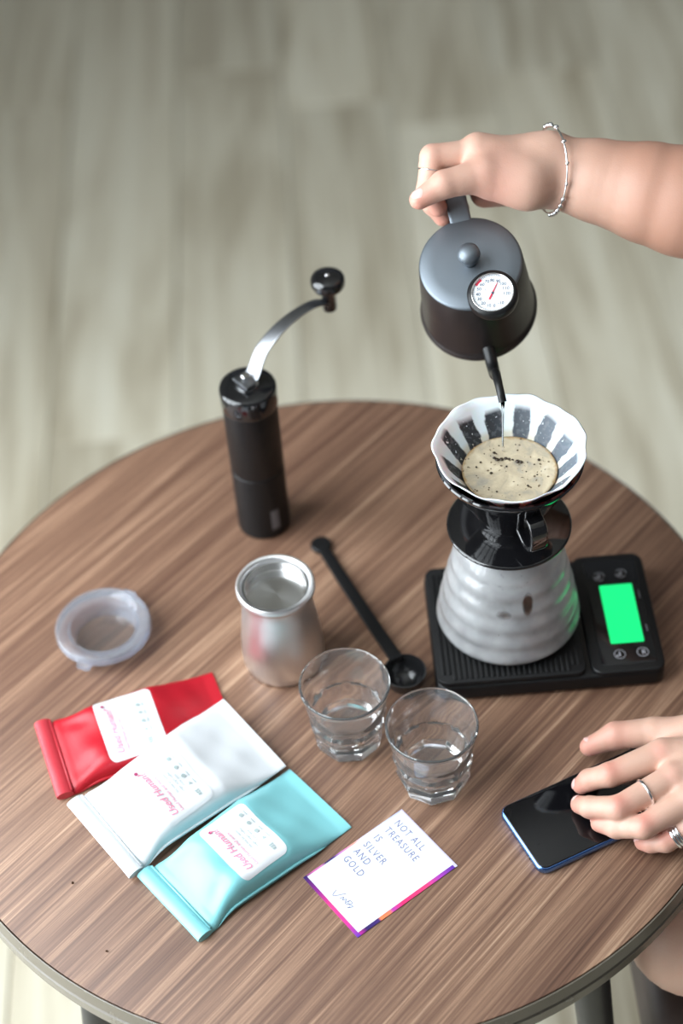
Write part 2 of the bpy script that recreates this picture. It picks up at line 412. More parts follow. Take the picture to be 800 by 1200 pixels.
for a, nm in ((-112, 'latch_tab'), (60, 'latch_tab')):
    bm = bmesh.new(); box(bm, .0405, .0465, -.006, .006, .0105, .0165, .0012)
    o = bmobj(nm, bm, M_clearpl, g, True, sharp=40); o.rotation_euler = (0, 0, R(a) - R(10))

# ---------------------------------------------------------------- black coffee scoop
a, b = P['spoon_end'].copy(), P['spoon_bowl'].copy(); d = Vector((b.x - a.x, b.y - a.y, 0)); L = d.length; ang = math.atan2(d.y, d.x)
g = empty('coffee_scoop', (a.x, a.y, TH), 'long-handled black plastic coffee scoop behind the drinking glasses', 'scoop', ang)
bm = bmesh.new()
path = [(0.004, 0, .003), (.02, 0, .0035), (L * .35, 0, .0065), (L * .7, 0, .013), (L - .014, 0, .0185)]
sweep(bm, catmull(path, 6), [1 + .12 * (i / 24) for i in range(25)], 16, section=strap(.0052, .0022), upv=(0, 0, 1))
bmobj('handle', bm, M_plblack, g, True, sharp=45)
bm = bmesh.new(); lathe(bm, [(0, .0004), (.0085, .0004), (.0096, .0016), (.0096, .0046), (.0085, .0058), (0, .0058)], 32)
bmobj('handle_end', bm, M_plblack, g, True, sharp=45)
bm = bmesh.new(); BR = .0185
lathe(bm, [(0, .0005), (.008, .0008), (.0135, .0045), (.0172, .011), (BR, .0205), (BR - .0013, .0208), (.0155, .0120), (.012, .0062), (.0065, .003), (0, .0026)], 48, M=Matrix.Translation((L + .001, 0, 0)))
bmobj('bowl', bm, mat('shiny_black_plastic', (.013, .013, .014), .16), g, True, sharp=60)

# ---------------------------------------------------------------- two facetted glasses
def octa(a, n=9):
    s = 2 * PI / n; x = (a % s) - s / 2
    return math.cos(s / 2) / math.cos(x)
def make_glass(H_, RR, rb):
    prof = []; fac = []
    def add(r, z, f=0): prof.append((r, z)); fac.append(f)
    k = H_ / .080
    add(0, .0006 * 1); add(rb * .80, .0006, .6); add(rb * .97, .0012, 1); add(rb, .004 * k, 1); add(rb * 1.06, .012 * k, 1); add(rb * 1.09, .0165 * k, 1); add(rb * 1.02, .0195 * k, .9)
    add(rb * 1.06, .0225 * k, .9); add(rb * 1.15, .032 * k, 1); add(rb * 1.185, .0375 * k, .8); add(rb * 1.13, .0405 * k, .3); add(rb * 1.17, .045 * k, .05)
    for q in range(1, 6):
        s = q / 5; add(rb * 1.17 + (RR - .0006 - rb * 1.17) * s, .045 * k + (H_ - .003 - .045 * k) * s)
    add(RR, H_ - .0018); add(RR - .0004, H_ - .0005); add(RR - .0012, H_); add(RR - .0021, H_ - .0006); add(RR - .0025, H_ - .002)
    for z, r in ((.8, .90), (.62, .82), (.5, .755), (.38, .70), (.30, .66), (.245, .58), (.225, .40)): add(RR * r, H_ * z, .35 if z < .55 else 0)
    add(0, H_ * .215)
    bm = bmesh.new()
    lathe(bm, prof, 90, mod=lambda i, a, r, z: (r * (1 + (octa(a) * 1.03 - 1) * fac[i]), z))
    return bm
g1 = empty('drinking_glass', P['glass_l'], 'empty facetted drinking glass in front of the black scoop', 'glass', R(8), 'drinking glasses')
bmobj('glass_body', make_glass(.0740, .0375, .0275), M_glass, g1, True, sharp=38)
g2 = empty('drinking_glass', P['glass_r'], 'empty facetted drinking glass between the scale and the printed card', 'glass', R(21), 'drinking glasses')
bmobj('glass_body', make_glass(.0740, .0375, .0275), M_glass, g2, True, sharp=38)

# ---------------------------------------------------------------- three foil bags
def make_bag(label, corner, ang, L, W, T, colm, rollm, name, tilt=(0, 0, 0), lift=0, su=(.043, .089), sv=(-.0395, .0265), seed=1):
    g = empty('coffee_bag', (corner[0], corner[1], TH + lift), label, 'coffee bag', 0, 'foil coffee bags')
    g.rotation_euler = (tilt[0], tilt[1], ang); g.rotation_mode = 'XYZ'
    rnd = random.Random(seed)
    ph = [rnd.random() * 6 for _ in range(8)]
    def thick(u):
        s = u / L
        if s < .05: return .004 + .004 * s / .05
        if s < .27: x = (s - .05) / .22; return .008 + (T - .008) * (x * x * (3 - 2 * x)) ** .75
        if s < .62: return T * (1 - .10 * (s - .27) / .35)
        if s < .925: x = (s - .62) / .305; return T * .9 * (1 - x) ** 1.15 + .0022 * x
        return .0016
    def half(u):
        s = u / L
        if s < .06: return W / 2
        if s < .2: return W / 2 - .004 * math.sin((s - .06) / .14 * PI / 2)
        if s < .8: return W / 2 - .004 + .0045 * ((s - .2) / .6)
        return W / 2 + .0005
    def top(u, v):
        t_ = thick(u); hv = min(1, abs(v) / half(u)); p_ = 9.0
        z = t_ * (1 - hv ** p_) ** (1 / 2.0) if hv < 1 else 0
        z = max(z, .30 * t_ if hv < .995 else 0)
        s = u / L
        if .05 < s < .93:
            am = min(1, (s - .05) * 8, (.93 - s) * 8) * .0006 * (1 - hv ** 4)
            z += am * (math.sin(u * 95 + v * 120 + ph[0]) + math.sin(u * 60 - v * 150 + ph[1]) + .6 * math.sin(u * 240 + v * 90 + ph[2]))
            # soft creases running in from the shoulders by the roll
            for sg in (-1, 1):
                q = (v * sg - (W / 2 - .010 - u * .35)); z -= .0022 * math.exp(-(q / .006) ** 2) * max(0, 1 - abs(s - .16) / .12)
        return z + .0008
    NU, NV = 60, 36
    bm = bmesh.new(); topv = []; botv = []
    for i in range(NU + 1):
        u = L * i / NU; hw = half(u)
        row = [bm.verts.new((u, hw * math.sin((j / NV - .5) * PI), top(u, hw * math.sin((j / NV - .5) * PI)))) for j in range(NV + 1)]
        rb = [bm.verts.new((u, hw * .985 * math.sin((j / NV - .5) * PI), .0003)) for j in range(NV + 1)]
        topv.append(row); botv.append(rb)
    for i in range(NU):
        for j in range(NV):
            bm.faces.new((topv[i][j], topv[i + 1][j], topv[i + 1][j + 1], topv[i][j + 1]))
            bm.faces.new((botv[i][j], botv[i][j + 1], botv[i + 1][j + 1], botv[i + 1][j]))
        for j in (0, NV):
            bm.faces.new((topv[i][j], topv[i + 1][j], botv[i + 1][j], botv[i][j]))
    for i in (0, NU):
        for j in range(NV): bm.faces.new((topv[i][j], topv[i][j + 1], botv[i][j + 1], botv[i][j]))
    # tear notch near the sealed end
    bmobj('pouch', bm, colm, g, True, sharp=70)
    bm = bmesh.new()
    sec = [(.0072 * math.cos(a) * (1 if True else 1), .0042 * math.sin(a)) for a in [2 * PI * k / 20 for k in range(20)]]
    rings = []
    for j in range(13):
        v = -W / 2 - .0006 + (W + .0012) * j / 12
        rings.append([bm.verts.new((x - .0035, v, z + .0046 + .0003 * math.sin(j * .9 + ph[3]))) for x, z in sec])
    for r0, r1 in zip(rings, rings[1:]):
        for k in range(20): bm.faces.new((r0[k], r0[(k + 1) % 20], r1[(k + 1) % 20], r1[k]))
    bm.faces.new(rings[0]); bm.faces.new(rings[-1])
    rl = bmobj('rolled_top', bm, rollm, g, True, sharp=50)
    bm = bmesh.new()                        # flap end of the roll seen as a ridge line
    sweep(bm, [(.0030, -W / 2 + .001, .0074), (.0030, 0, .0077), (.0030, W / 2 - .001, .0074)], .0009, 8)
    bmobj('flap_edge', bm, rollm, rl, True)
    for sg in (-1, 1):                      # side gusset fold
        bm = bmesh.new(); pts_ = []
        for i in range(4, 50):
            u = L * i / 60; pts_.append((u, sg * (half(u) + .0004), .26 * thick(u)))
        sweep(bm, pts_, [.0012 * min(1, k / 6, (len(pts_) - 1 - k) / 6 + .05) + .0001 for k in range(len(pts_))], 8)
        bmobj('gusset_fold', bm, colm, g, True)
    def drape(bm_, dz):
        for v in bm_.verts: v.co.z = top(v.co.x, v.co.y) + dz + v.co.z
    # sticker
    bm = bmesh.new(); n = 44; rad_ = .0055
    def rr_(x, y):                          # pull grid corners onto a rounded rectangle
        u0, u1 = su; v0, v1 = sv
        cu = min(max(x, u0 + rad_), u1 - rad_); cv = min(max(y, v0 + rad_), v1 - rad_)
        dx, dy = x - cu, y - cv; m_ = math.hypot(dx, dy)
        if dx and dy:
            k = rad_ * max(abs(dx), abs(dy)) / rad_ / m_; return cu + dx * k, cv + dy * k
        return x, y
    gv = [[bm.verts.new((*rr_(su[0] + (su[1] - su[0]) * i / n, sv[0] + (sv[1] - sv[0]) * j / n), 0)) for j in range(n + 1)] for i in range(n + 1)]
    for i in range(n):
        for j in range(n): bm.faces.new((gv[i][j], gv[i + 1][j], gv[i + 1][j + 1], gv[i][j + 1]))
    drape(bm, .00045)
    st = bmobj('sticker', bm, M_white, g, True, label='white rounded paper label')
    # print on the sticker: its top points to the roll (-x), lines read toward +y ... from the far corner back
    def put(body, size, a_, b_, m, bold=0, shear=0, nm='lettering', lab=None):
        tb_ = text_bm(body, size, 'LEFT', bold, shear)
        bmesh.ops.subdivide_edges(tb_, edges=[e_ for e_ in tb_.edges if e_.calc_length() > .002], cuts=2)
        for v in tb_.verts:
            x, y = v.co.x, v.co.y
            v.co = Vector((a_ - y, b_ + x, 0))
        drape(tb_, .00110); bmobj(nm, tb_, m, st, False)
    v0 = sv[0]
    put('Used Human?', .0085, su[0] + .0135, v0 + .005, M_pink, .00010, .25)
    put('Used Human and more', .0040, su[0] + .0185, v0 + .005, M_pink, 0, .2)
    put('the one to  same', .0030, su[0] + .0245, v0 + .020, M_grey)
    put('single  origin  coffee', .0028, su[0] + .0285, v0 + .018, M_grey)
    put('of the  same', .0026, su[0] + .0320, v0 + .022, M_grey)
    ib = bmesh.new()
    for q, (vv, sh) in enumerate(((.010, 0), (.021, 1), (.030, 2), (.040, 3), (.050, 4))):
        cx, cy = su[0] + .0365, v0 + vv
        if sh == 0:
            for k in range(3): add_bm(ib, (lambda b_: (bmesh.ops.create_grid(b_, x_segments=1, y_segments=1, size=.5), b_)[1])(bmesh.new()), Matrix.Translation((cx, cy + (k - 1) * .0022, 0)) @ Matrix.Diagonal((.0030 + k * .0006, .0014, 1, 1)))
        else:
            bmesh.ops.create_circle(ib, cap_ends=True, segments=(3, 12, 6, 10)[sh - 1], radius=.0019, matrix=Matrix.Translation((cx, cy, 0)))
            add_bm(ib, (lambda b_: (bmesh.ops.create_grid(b_, x_segments=1, y_segments=1, size=.5), b_)[1])(bmesh.new()), Matrix.Translation((cx + .0040, cy, 0)) @ Matrix.Diagonal((.0007, .005, 1, 1)))
    drape(ib, .00110); bmobj('icons', ib, M_grey, st, False)
    lg = bmesh.new()
    bmesh.ops.create_circle(lg, cap_ends=True, segments=5, radius=.0018, matrix=Matrix.Translation((su[0] + .0075, sv[1] - .008, 0)))
    drape(lg, .00110); bmobj('logo_mark', lg, mat('red_violet_print', (.45, .05, .16), .5), st, False)
    return g

M_red = satin('red_satin_foil', (.46, .008, .020), .40, 40, .1)
M_redr = satin('red_roll_foil', (.50, .035, .05), .40, 40, .1)
M_wht = satin('white_satin_foil', (.74, .77, .80), .36, 40, .1)
M_teal = satin('aqua_satin_foil', (.235, .60, .64), .36, 40, .1)
make_bag('red foil coffee bag lying partly under the white bag', (-.2545, .9480), R(16.5), .148, .0800, .019, M_red, M_redr, 'red', su=(.040, .090), sv=(-.0330, .0320), seed=3)
make_bag('white foil coffee bag lying between the red and aqua bags', (-.2085, .8620), R(36.7), .150, .0835, .021, M_wht, M_wht, 'white', tilt=(R(7.5), R(-1), 0), lift=.0085, su=(.037, .083), sv=(-.0345, .0290), seed=5)
make_bag('aqua foil coffee bag, front one of the three bags', (-.1530, .7990), R(37.4), .146, .0780, .023, M_teal, M_teal, 'teal', su=(.0435, .089), sv=(-.0322, .0285), seed=8)

# ---------------------------------------------------------------- printed card
ca = Vector((-.0542, .8131)); cb = Vector((.0288, .8699)); cdv = (cb - ca); cang = math.atan2(cdv.y, cdv.x)
CL, CWD = .1006, .0700
g = empty('printed_card', (ca.x, ca.y, TH), 'white card with grey capital lettering and a purple and pink border', 'card', cang)
m = mat('purple_pink_border', rough=.35); t = NT(m)
v = t.coord(kind='Object'); sp = t.n('ShaderNodeSeparateXYZ'); t.l(v, sp.inputs[0])
f = t.math('DIVIDE', sp.outputs['X'], CL)
near = t.ramp(f, [(0, (.10, .02, .35)), (.04, (.45, .02, .30)), (.10, (.03, .015, .12)), (.22, (.05, .02, .16)), (.24, (.85, .22, .08)), (.33, (.85, .20, .10)), (.36, (.45, .05, .40)), (.45, (.75, .03, .16)), (.70, (.75, .05, .18)), (.82, (.40, .05, .45)), (.95, (.12, .03, .35)), (1, (.10, .02, .30))][:12])
far = t.ramp(f, [(0, (.03, .01, .12)), (.10, (.70, .15, .45)), (.18, (.65, .2, .5)), (.22, (.03, .02, .12)), (.30, (.05, .02, .20)), (.36, (.55, .20, .60)), (.5, (.80, .35, .25)), (.58, (.70, .65, .85)), (.8, (.62, .66, .9)), (1, (.45, .48, .85))])
lf = t.ramp(t.math('DIVIDE', t.math('MULTIPLY', sp.outputs['Y'], -1), CWD), [(0, (.03, .015, .14)), (.25, (.25, .02, .25)), (.5, (.75, .05, .25)), (.8, (.65, .04, .30)), (1, (.12, .04, .45))])
c1 = t.mix(t.math('LESS_THAN', sp.outputs['Y'], -CWD / 2), far, near)
c2 = t.mix(t.math('LESS_THAN', sp.outputs['X'], .0032), c1, lf)
c3 = t.mix(t.math('GREATER_THAN', sp.outputs['X'], CL - .0025), c2, (.62, .58, .80))
t.l(c3, t.b.inputs['Base Color'])
bm = bmesh.new(); box(bm, 0, CL, -CWD, 0, .0002, .0008); bmobj('card_back', bm, m, g, False, label='purple, pink and orange printed border')
bm = bmesh.new(); box(bm, .0030, CL - .0012, -CWD + .0032, -.0016, .0008, .0010); face = bmobj('card_face', bm, satin('card_white', (.76, .80, .87), .3), g, False)
# lettering: lines run across the card (reading direction -y), the first line nearest the far end
tb_ = bmesh.new()
for i, line in enumerate(('NOT ALL', 'TREASURE', 'IS', 'SILVER', 'AND', 'GOLD')):
    x0 = (.0870, .0765, .0655, .0550, .0450, .0345)[i]
    s = text_bm(line, .0088, 'LEFT', .00004, 0, 1.25)
    add_bm(tb_, s, Matrix(((0, 1, 0, x0), (-1 * .80, 0, 0, -.0065), (0, 0, 1, .00108), (0, 0, 0, 1))))
bmobj('lettering', tb_, M_navy, face, False)
sg = bmesh.new()
for pts_ in ([(0, 6), (1.5, 1), (4.5, 8.5)], [(4.6, 2.6), (5.4, 5), (6, 2.6), (7, 5), (7.6, 2.6)], [(8.5, 5.5), (8.1, 2), (9.4, 2.6), (10.5, 5.2), (8.4, 5.8), (9.5, 3), (12, 3.6), (10.8, 0), (11.2, 2.2)]):
    q = catmull([Vector((.0065 + p_[1] * .0011 + p_[0] * .0003, -.026 - p_[0] * .0017, .00112)) for p_ in pts_], 5)
    sweep(sg, q, .00022, 6)
bmobj('signature', sg, M_navy, face, True)

# ---------------------------------------------------------------- phone
pa = Vector((.1056, .8583)); PLN, PWD = .1455, .0690; pang = R(22.7)
g = empty('mobile_phone', (pa.x, pa.y, TH), 'black mobile phone with blue metal edge under the fingers', 'phone', pang)
out = rrect(0, PLN, -PWD, 0, .0085, 8)
bm = bmesh.new(); slab(bm, out, .0004, .0082, .0022)
bmobj('phone_case', bm, mat('blue_anodised_metal', (.16, .33, .80), .22, 1.0), g, True, sharp=50, label='blue metal edge')
bm = bmesh.new(); slab(bm, inset_pts(out, .0016), .0072, .0090, .0005)
bmobj('screen', bm, mat('dark_phone_glass', (.004, .004, .005), .04), g, True, sharp=40)
bm = bmesh.new(); lathe(bm, [(0, 0), (.0018, 0), (.0018, .0006), (0, .0006)], 20, M=Matrix.Translation((-.00035, -.0505, .0042)) @ Matrix.Rotation(R(90), 4, 'Y'))
bmobj('headphone_socket', bm, M_gloss, g, True)
bm = bmesh.new(); lathe(bm, [(0, .0090), (.0012, .0090), (.0012, .00912), (0, .00912)], 16, M=Matrix.Translation((.0115, -.045, 0)))
bmobj('sensor', bm, M_panel, g, False)

# ---------------------------------------------------------------- scale
SX0, SX1, SY0, SY1 = .0680, .2625, .9750, 1.1085
g = empty('coffee_scale', (SX0, SY0, TH), 'black digital coffee scale with ribbed platform and green display', 'scale')
W_, D_ = SX1 - SX0, SY1 - SY0
bm = bmesh.new(); slab(bm, rrect(0, W_, 0, D_, .010, 8), .002, .0185, .0022); bmobj('base', bm, M_plblack, g, True, sharp=40)
for x, y in ((.014, .014), (W_ - .014, .014), (.014, D_ - .014), (W_ - .014, D_ - .014)):
    bm = bmesh.new(); lathe(bm, [(0, .0002), (.005, .0002), (.005, .0035), (0, .0035)], 20, M=Matrix.Translation((x, y, 0))); bmobj('rubber_foot', bm, M_rib, g, True)
bm = bmesh.new(); slab(bm, rrect(.132, W_, 0, D_, .010, 8), .0182, .0225, .0014); bmobj('control_panel', bm, M_plblack, g, True, sharp=40)
bm = bmesh.new(); slab(bm, rrect(.1405, W_ - .0065, .0075, D_ - .0075, .004, 5), .0222, .0230, .0002); pn = bmobj('panel_glass', bm, M_panel, g, True, sharp=40)
PW_ = .1275
bm = bmesh.new(); slab(bm, rrect(.001, PW_, .001, D_ - .001, .009, 8), .0195, .0245, .0012)
pf = bmobj('platform', bm, M_rib, g, True, sharp=40)
rb = bmesh.new(); nr = 26
for i in range(nr):
    x = .007 + (PW_ - .013) * i / (nr - 1)
    inset = .003 if 1 < i < nr - 2 else .009
    box(rb, x - .0014, x + .0014, .001 + inset, D_ - .001 - inset, .0243, .0258, .0005, 1)
bmobj('platform_ribs', rb, M_rib, pf, True, sharp=40)
dx0, dx1, dy0, dy1 = .2200 - SX0, .2485 - SX0, 1.0055 - SY0, 1.0715 - SY0
bm = bmesh.new(); slab(bm, rrect(dx0, dx1, dy0, dy1, .0012, 3), .0228, .0234); bmobj('display', bm, M_green, g, False, label='glowing green blank display')
for i, (x, y) in enumerate(((.2215, 1.0820), (.2410, 1.0838), (.2255, .9932), (.2452, .9938))):
    bm = bmesh.new(); lathe(bm, [(0, .0230), (.0058, .0230), (.0058, .0234), (.0050, .0236), (0, .0236)], 28, M=Matrix.Translation((x - SX0, y - SY0, 0)))
    b_ = bmobj('button', bm, M_panel, g, True, sharp=40)
    ic = bmesh.new()
    for k in range(24):
        if i < 2 and k % 12 > 8: continue
        a0, a1 = 2 * PI * k / 24, 2 * PI * (k + 1) / 24
        ic.faces.new([ic.verts.new((x - SX0 + r_ * math.cos(a_), y - SY0 + r_ * math.sin(a_), .02368)) for r_, a_ in ((.0044, a0), (.0044, a1), (.0050, a1), (.0050, a0))])
    box(ic, x - SX0 - .0006, x - SX0 + .0006, y - SY0 - .0022, y - SY0 + .0026, .02362, .02372)
    if i != 3: box(ic, x - SX0 - .0030, x - SX0 - .0014, y - SY0 - .0022, y - SY0 - .0004, .02362, .02372)
    else: box(ic, x - SX0 + .0012, x - SX0 + .0020, y - SY0 - .0022, y - SY0 + .0026, .02362, .02372)
    bmobj('button_icon', ic, M_icon, b_, False)
M_faint = mat('faint_grey_print', (.16, .16, .18), .5)
for yy, hh in ((1.0590, .010), (1.0205, .008)):
    ic = bmesh.new(); box(ic, .2527 - SX0, .2537 - SX0, yy - SY0 - hh / 2, yy - SY0 + hh / 2, .02295, .02312)
    bmobj('panel_mark', ic, M_faint, pn, False)

# ---------------------------------------------------------------- glass server on the scale
AX = Vector((.1362, 1.0425)); ZS = TH + .0262
fog = mat('steamed_glass', (.58, .59, .60), .30, Coat_Weight=1.0, Coat_Roughness=.04); t = NT(fog)
tr = t.n('ShaderNodeBsdfGlass', IOR=1.45, Roughness=.08); trl = t.n('ShaderNodeBsdfTranslucent', Color=(.80, .81, .82, 1))
mx = t.n('ShaderNodeMixShader', Fac=.35); t.l(t.b.outputs[0], mx.inputs[1]); t.l(trl.outputs[0], mx.inputs[2])
v = t.coord(); drops = t.noise(v, 240, 3); patch = t.noise(v, 28, 3)
sp = t.n('ShaderNodeSeparateXYZ'); t.l(v, sp.inputs[0])
clr = t.math('ADD', t.math('MULTIPLY', t.math('GREATER_THAN', drops, .70), .4), t.math('MULTIPLY', t.math('SUBTRACT', patch, .5), .9))
def blot(cx, cz, rx, rz):
    dx = t.math('DIVIDE', t.math('SUBTRACT', sp.outputs['X'], cx), rx); dz = t.math('DIVIDE', t.math('SUBTRACT', sp.outputs['Z'], cz), rz)
    q = t.math('ADD', t.math('MULTIPLY', dx, dx), t.math('MULTIPLY', dz, dz))
    fr = t.math('LESS_THAN', sp.outputs['Y'], 0)
    return t.math('MULTIPLY', t.math('SUBTRACT', 1.0, q, True), fr)
bl = t.math('ADD', blot(.0100, .071, .0052, .0125), t.math('MULTIPLY', blot(-.010, .062, .007, .005), .45))
fac = t.math('ADD', t.math('ADD', clr, .46), t.math('MULTIPLY', bl, .8), True)
m2 = t.n('ShaderNodeMixShader'); t.l(fac, m2.inputs[0]); t.l(mx.outputs[0], m2.inputs[1]); t.l(tr.outputs[0], m2.inputs[2])
t.l(m2.outputs[0], t.t.nodes['Material Output'].inputs['Surface']); t.bump(drops, .0004, .3)
g = empty('glass_server', (AX.x, AX.y, ZS), 'steamed-up glass coffee server standing on the black scale', 'coffee server')
prof = [(0, 0), (.048, 0), (.0565, .003), (.0608, .009)]
for i in range(1, 31):
    s = i / 30; z = .009 + s * .083; r = .0612 - .0172 * s ** 1.25 + .0008 * math.sin(s * 5 * 2 * PI)
    prof.append((r, z))
prof += [(.0405, .098), (.0375, .103), (.0362, .108), (.0370, .1135), (.0355, .1138), (.0345, .108), (.0352, .103)]
inn = [(r - .0018, z) for r, z in reversed(prof[4:34])]
prof += inn + [(.0585, .009), (.054, .0045), (.046, .0025), (0, .0022)]
bm = bmesh.new(); lathe(bm, prof, 96); bmobj('glass_body', bm, fog, g, True)
cf = mat('brewed_coffee', (.05, .02, .008), .05)
bm = bmesh.new(); lathe(bm, [(0, .0026), (.045, .0029), (.0535, .005), (.0565, .0085), (0, .0085)], 64)
o = bmobj('brewed_coffee', bm, cf, None, True, sharp=40); o.location = g.location; tag(o, 'thin pool of dark brewed coffee in the bottom of the server', 'coffee')

# ---------------------------------------------------------------- dripper on the server
ZD = TH + .1405
g = empty('coffee_dripper', (AX.x, AX.y, ZD), 'glossy black ceramic pour-over dripper resting on the glass server', 'dripper')
bm = bmesh.new(); lathe(bm, [(.0195, .0000), (.0320, -.0006), (.0495, .0016), (.0512, .0030), (.0512, .0046), (.0495, .0056), (.034, .0042), (.026, .0052), (.0195, .0052)], 96, closed=True)
bmobj('saucer', bm, M_gloss, g, True, sharp=60)
bm = bmesh.new(); RD, ZR = .0578, .0800
lathe(bm, [(.0195, .0050), (.0250, .0052), (.0238, .010), (.0236, .014), (.0262, .020), (RD - .004, ZR - .009), (RD - .0005, ZR - .004), (RD + .001, ZR), (RD, ZR + .0012), (RD - .0025, ZR + .0006), (.050, ZR - .012), (.0225, .020), (.0185, .012)], 96, closed=True)
bmobj('cone', bm, M_gloss, g, True, sharp=60)
M_ = Matrix.Rotation(R(-73), 4, 'Z')
hp = [(.0400, 0, .0540), (.0480, 0, .0550), (.0550, 0, .0510), (.0575, 0, .0420), (.0555, 0, .0310), (.0480, 0, .0240), (.0390, 0, .0235), (.0290, 0, .0270)]
bm = bmesh.new(); sweep(bm, [M_ @ p_ for p_ in catmull(hp, 6)], 1, 20, section=strap(.0068, .0030), upv=M_ @ Vector((.3, 0, .1)) if False else None)
bmesh.ops.delete(bm, geom=list(bm.verts), context='VERTS')
q = catmull(hp, 6); rings = []
for i, p_ in enumerate(q):                   # flat loop strap kept square to the cone
    tt = (q[min(i + 1, len(q) - 1)] - q[max(i - 1, 0)]).normalized(); sd = Vector((0, 1, 0)); un = tt.cross(sd)
    f_ = strap(.0070, .0026)
    rings.append([bm.verts.new(M_ @ (p_ + un * f_(2 * PI * k / 20)[0] + sd * f_(2 * PI * k / 20)[1])) for k in range(20)])
for r0, r1 in zip(rings, rings[1:]):
    for k in range(20): bm.faces.new((r0[k], r0[(k + 1) % 20], r1[(k + 1) % 20], r1[k]))
bmobj('handle', bm, M_gloss, g, True, sharp=60)

# ---------------------------------------------------------------- paper filter and coffee
ZC = TH + .2065                              # level of the brew
pm_ = mat('wet_filter_paper', rough=.6, Subsurface_Weight=.25, Subsurface_Scale=.004); t = NT(pm_)
v = t.coord(); sp = t.n('ShaderNodeSeparateXYZ'); t.l(v, sp.inputs[0])
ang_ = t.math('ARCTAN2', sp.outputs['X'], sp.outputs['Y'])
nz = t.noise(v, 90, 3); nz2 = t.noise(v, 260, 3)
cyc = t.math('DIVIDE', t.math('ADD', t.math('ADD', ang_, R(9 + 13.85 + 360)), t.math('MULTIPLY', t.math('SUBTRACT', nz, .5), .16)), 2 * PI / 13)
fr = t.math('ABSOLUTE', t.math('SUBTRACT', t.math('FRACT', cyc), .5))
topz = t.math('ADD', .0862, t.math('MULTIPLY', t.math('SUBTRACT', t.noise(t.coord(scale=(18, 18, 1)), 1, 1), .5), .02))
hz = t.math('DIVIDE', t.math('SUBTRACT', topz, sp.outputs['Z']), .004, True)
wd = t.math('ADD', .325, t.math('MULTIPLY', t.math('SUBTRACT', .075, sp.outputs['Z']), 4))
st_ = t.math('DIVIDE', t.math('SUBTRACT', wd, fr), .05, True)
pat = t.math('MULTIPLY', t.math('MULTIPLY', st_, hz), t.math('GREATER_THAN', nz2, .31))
left_dark = t.math('ADD', .88, t.math('MULTIPLY', sp.outputs['X'], -9.0), True)  # rib patches darker toward -x, paler toward +x
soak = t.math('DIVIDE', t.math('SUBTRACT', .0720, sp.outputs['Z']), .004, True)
dark = t.mix(left_dark, (.22, .27, .33), (.020, .022, .026))
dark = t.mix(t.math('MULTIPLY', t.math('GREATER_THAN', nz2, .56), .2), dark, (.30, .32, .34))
base = t.mix(t.math('MULTIPLY', soak, .55), (.83, .86, .90), (.62, .50, .30))
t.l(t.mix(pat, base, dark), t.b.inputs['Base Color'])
rnd = random.Random(2); ph = [rnd.random() * 6.28 for _ in range(6)]
def wav(a): return .42 * math.sin(7 * a + ph[0]) + .34 * math.sin(11 * a + ph[1]) + .25 * math.sin(17 * a + ph[2]) + .2 * math.sin(3 * a + ph[3])
def fmod(i, a, r, z):
    k = max(0, (r - .046) / .0145) if i < 14 else max(0, (r - .046) / .0145)
    return r + .0014 * wav(a) * k, z + .0016 * wav(a + .8) * k
pr = [(.0022 + (.0600 - .0022) * (i / 14) ** 1.0, .0150 + (.0925 - .0150) * (i / 14)) for i in range(15)]
pr = [(r if r > .04 else r, z) for r, z in pr]
prof = pr + [(.0606, .0928)] + [(r - .0006, z + .0003) for r, z in reversed(pr)]
bm = bmesh.new(); lathe(bm, prof[:-1] + [(.0016, .0153)], 144, mod=fmod)
fo = bmobj('paper_filter', bm, pm_, None, True); fo.location = (AX.x, AX.y, ZD); tag(fo, 'white wavy-edged paper filter lining the black dripper', 'filter')

cm = mat('coffee_bloom', rough=.32, Coat_Weight=.3); t = NT(cm); v = t.coord()
sp = t.n('ShaderNodeSeparateXYZ'); t.l(v, sp.inputs[0])
rr0 = t.math('SQRT', t.math('ADD', t.math('MULTIPLY', sp.outputs['X'], sp.outputs['X']), t.math('MULTIPLY', sp.outputs['Y'], sp.outputs['Y'])))
big = t.noise(v, 55, 4, .6, .8); fn = t.noise(v, 420, 2)
foam = t.ramp(big, [(.32, (.36, .33, .27)), (.45, (.52, .44, .31)), (.58, (.62, .53, .37)), (.72, (.70, .62, .47))])
vo = t.n('ShaderNodeTexVoronoi', _feature='F1', Scale=230); t.l(v, vo.inputs['Vector'])
pit = t.math('MULTIPLY', t.math('LESS_THAN', vo.outputs['Distance'], .24), t.math('GREATER_THAN', t.noise(v, 130, 2), .55))
edge = t.math('DIVIDE', t.math('SUBTRACT', t.math('ADD', rr0, t.math('MULTIPLY', t.math('SUBTRACT', t.noise(v, 160, 3), .5), .006)), .0355), .0025, True)
col = t.mix(t.math('MULTIPLY', edge, .9), foam, (.36, .21, .07))
col = t.mix(t.math('MULTIPLY', pit, .85), col, (.09, .05, .02))
t.l(col, t.b.inputs['Base Color']); t.bump(fn, .0006, .4)
rc = .0022 + (.0600 - .0022) * ((ZC - ZD) - .0150) / .0775
bm = bmesh.new()
def cmod(i, a, r, z): return r, z + (.0007 * math.sin(5 * a + r * 120) if 0 < i < 6 else 0)
lathe(bm, [(0, .0), (.010, .0003), (.020, -.0001), (.028, .0003), (.034, .0001), (rc - .0035, .0005), (rc - .0022, .0004), (rc - .0028, -.002), (0, -.004)], 96, mod=cmod)
cf2 = bmobj('coffee_foam', bm, cm, None, True); cf2.location = (AX.x, AX.y, ZC); tag(cf2, 'pale brown coffee foam filling the paper filter', 'coffee')
bb = bmesh.new(); rnd = random.Random(5)
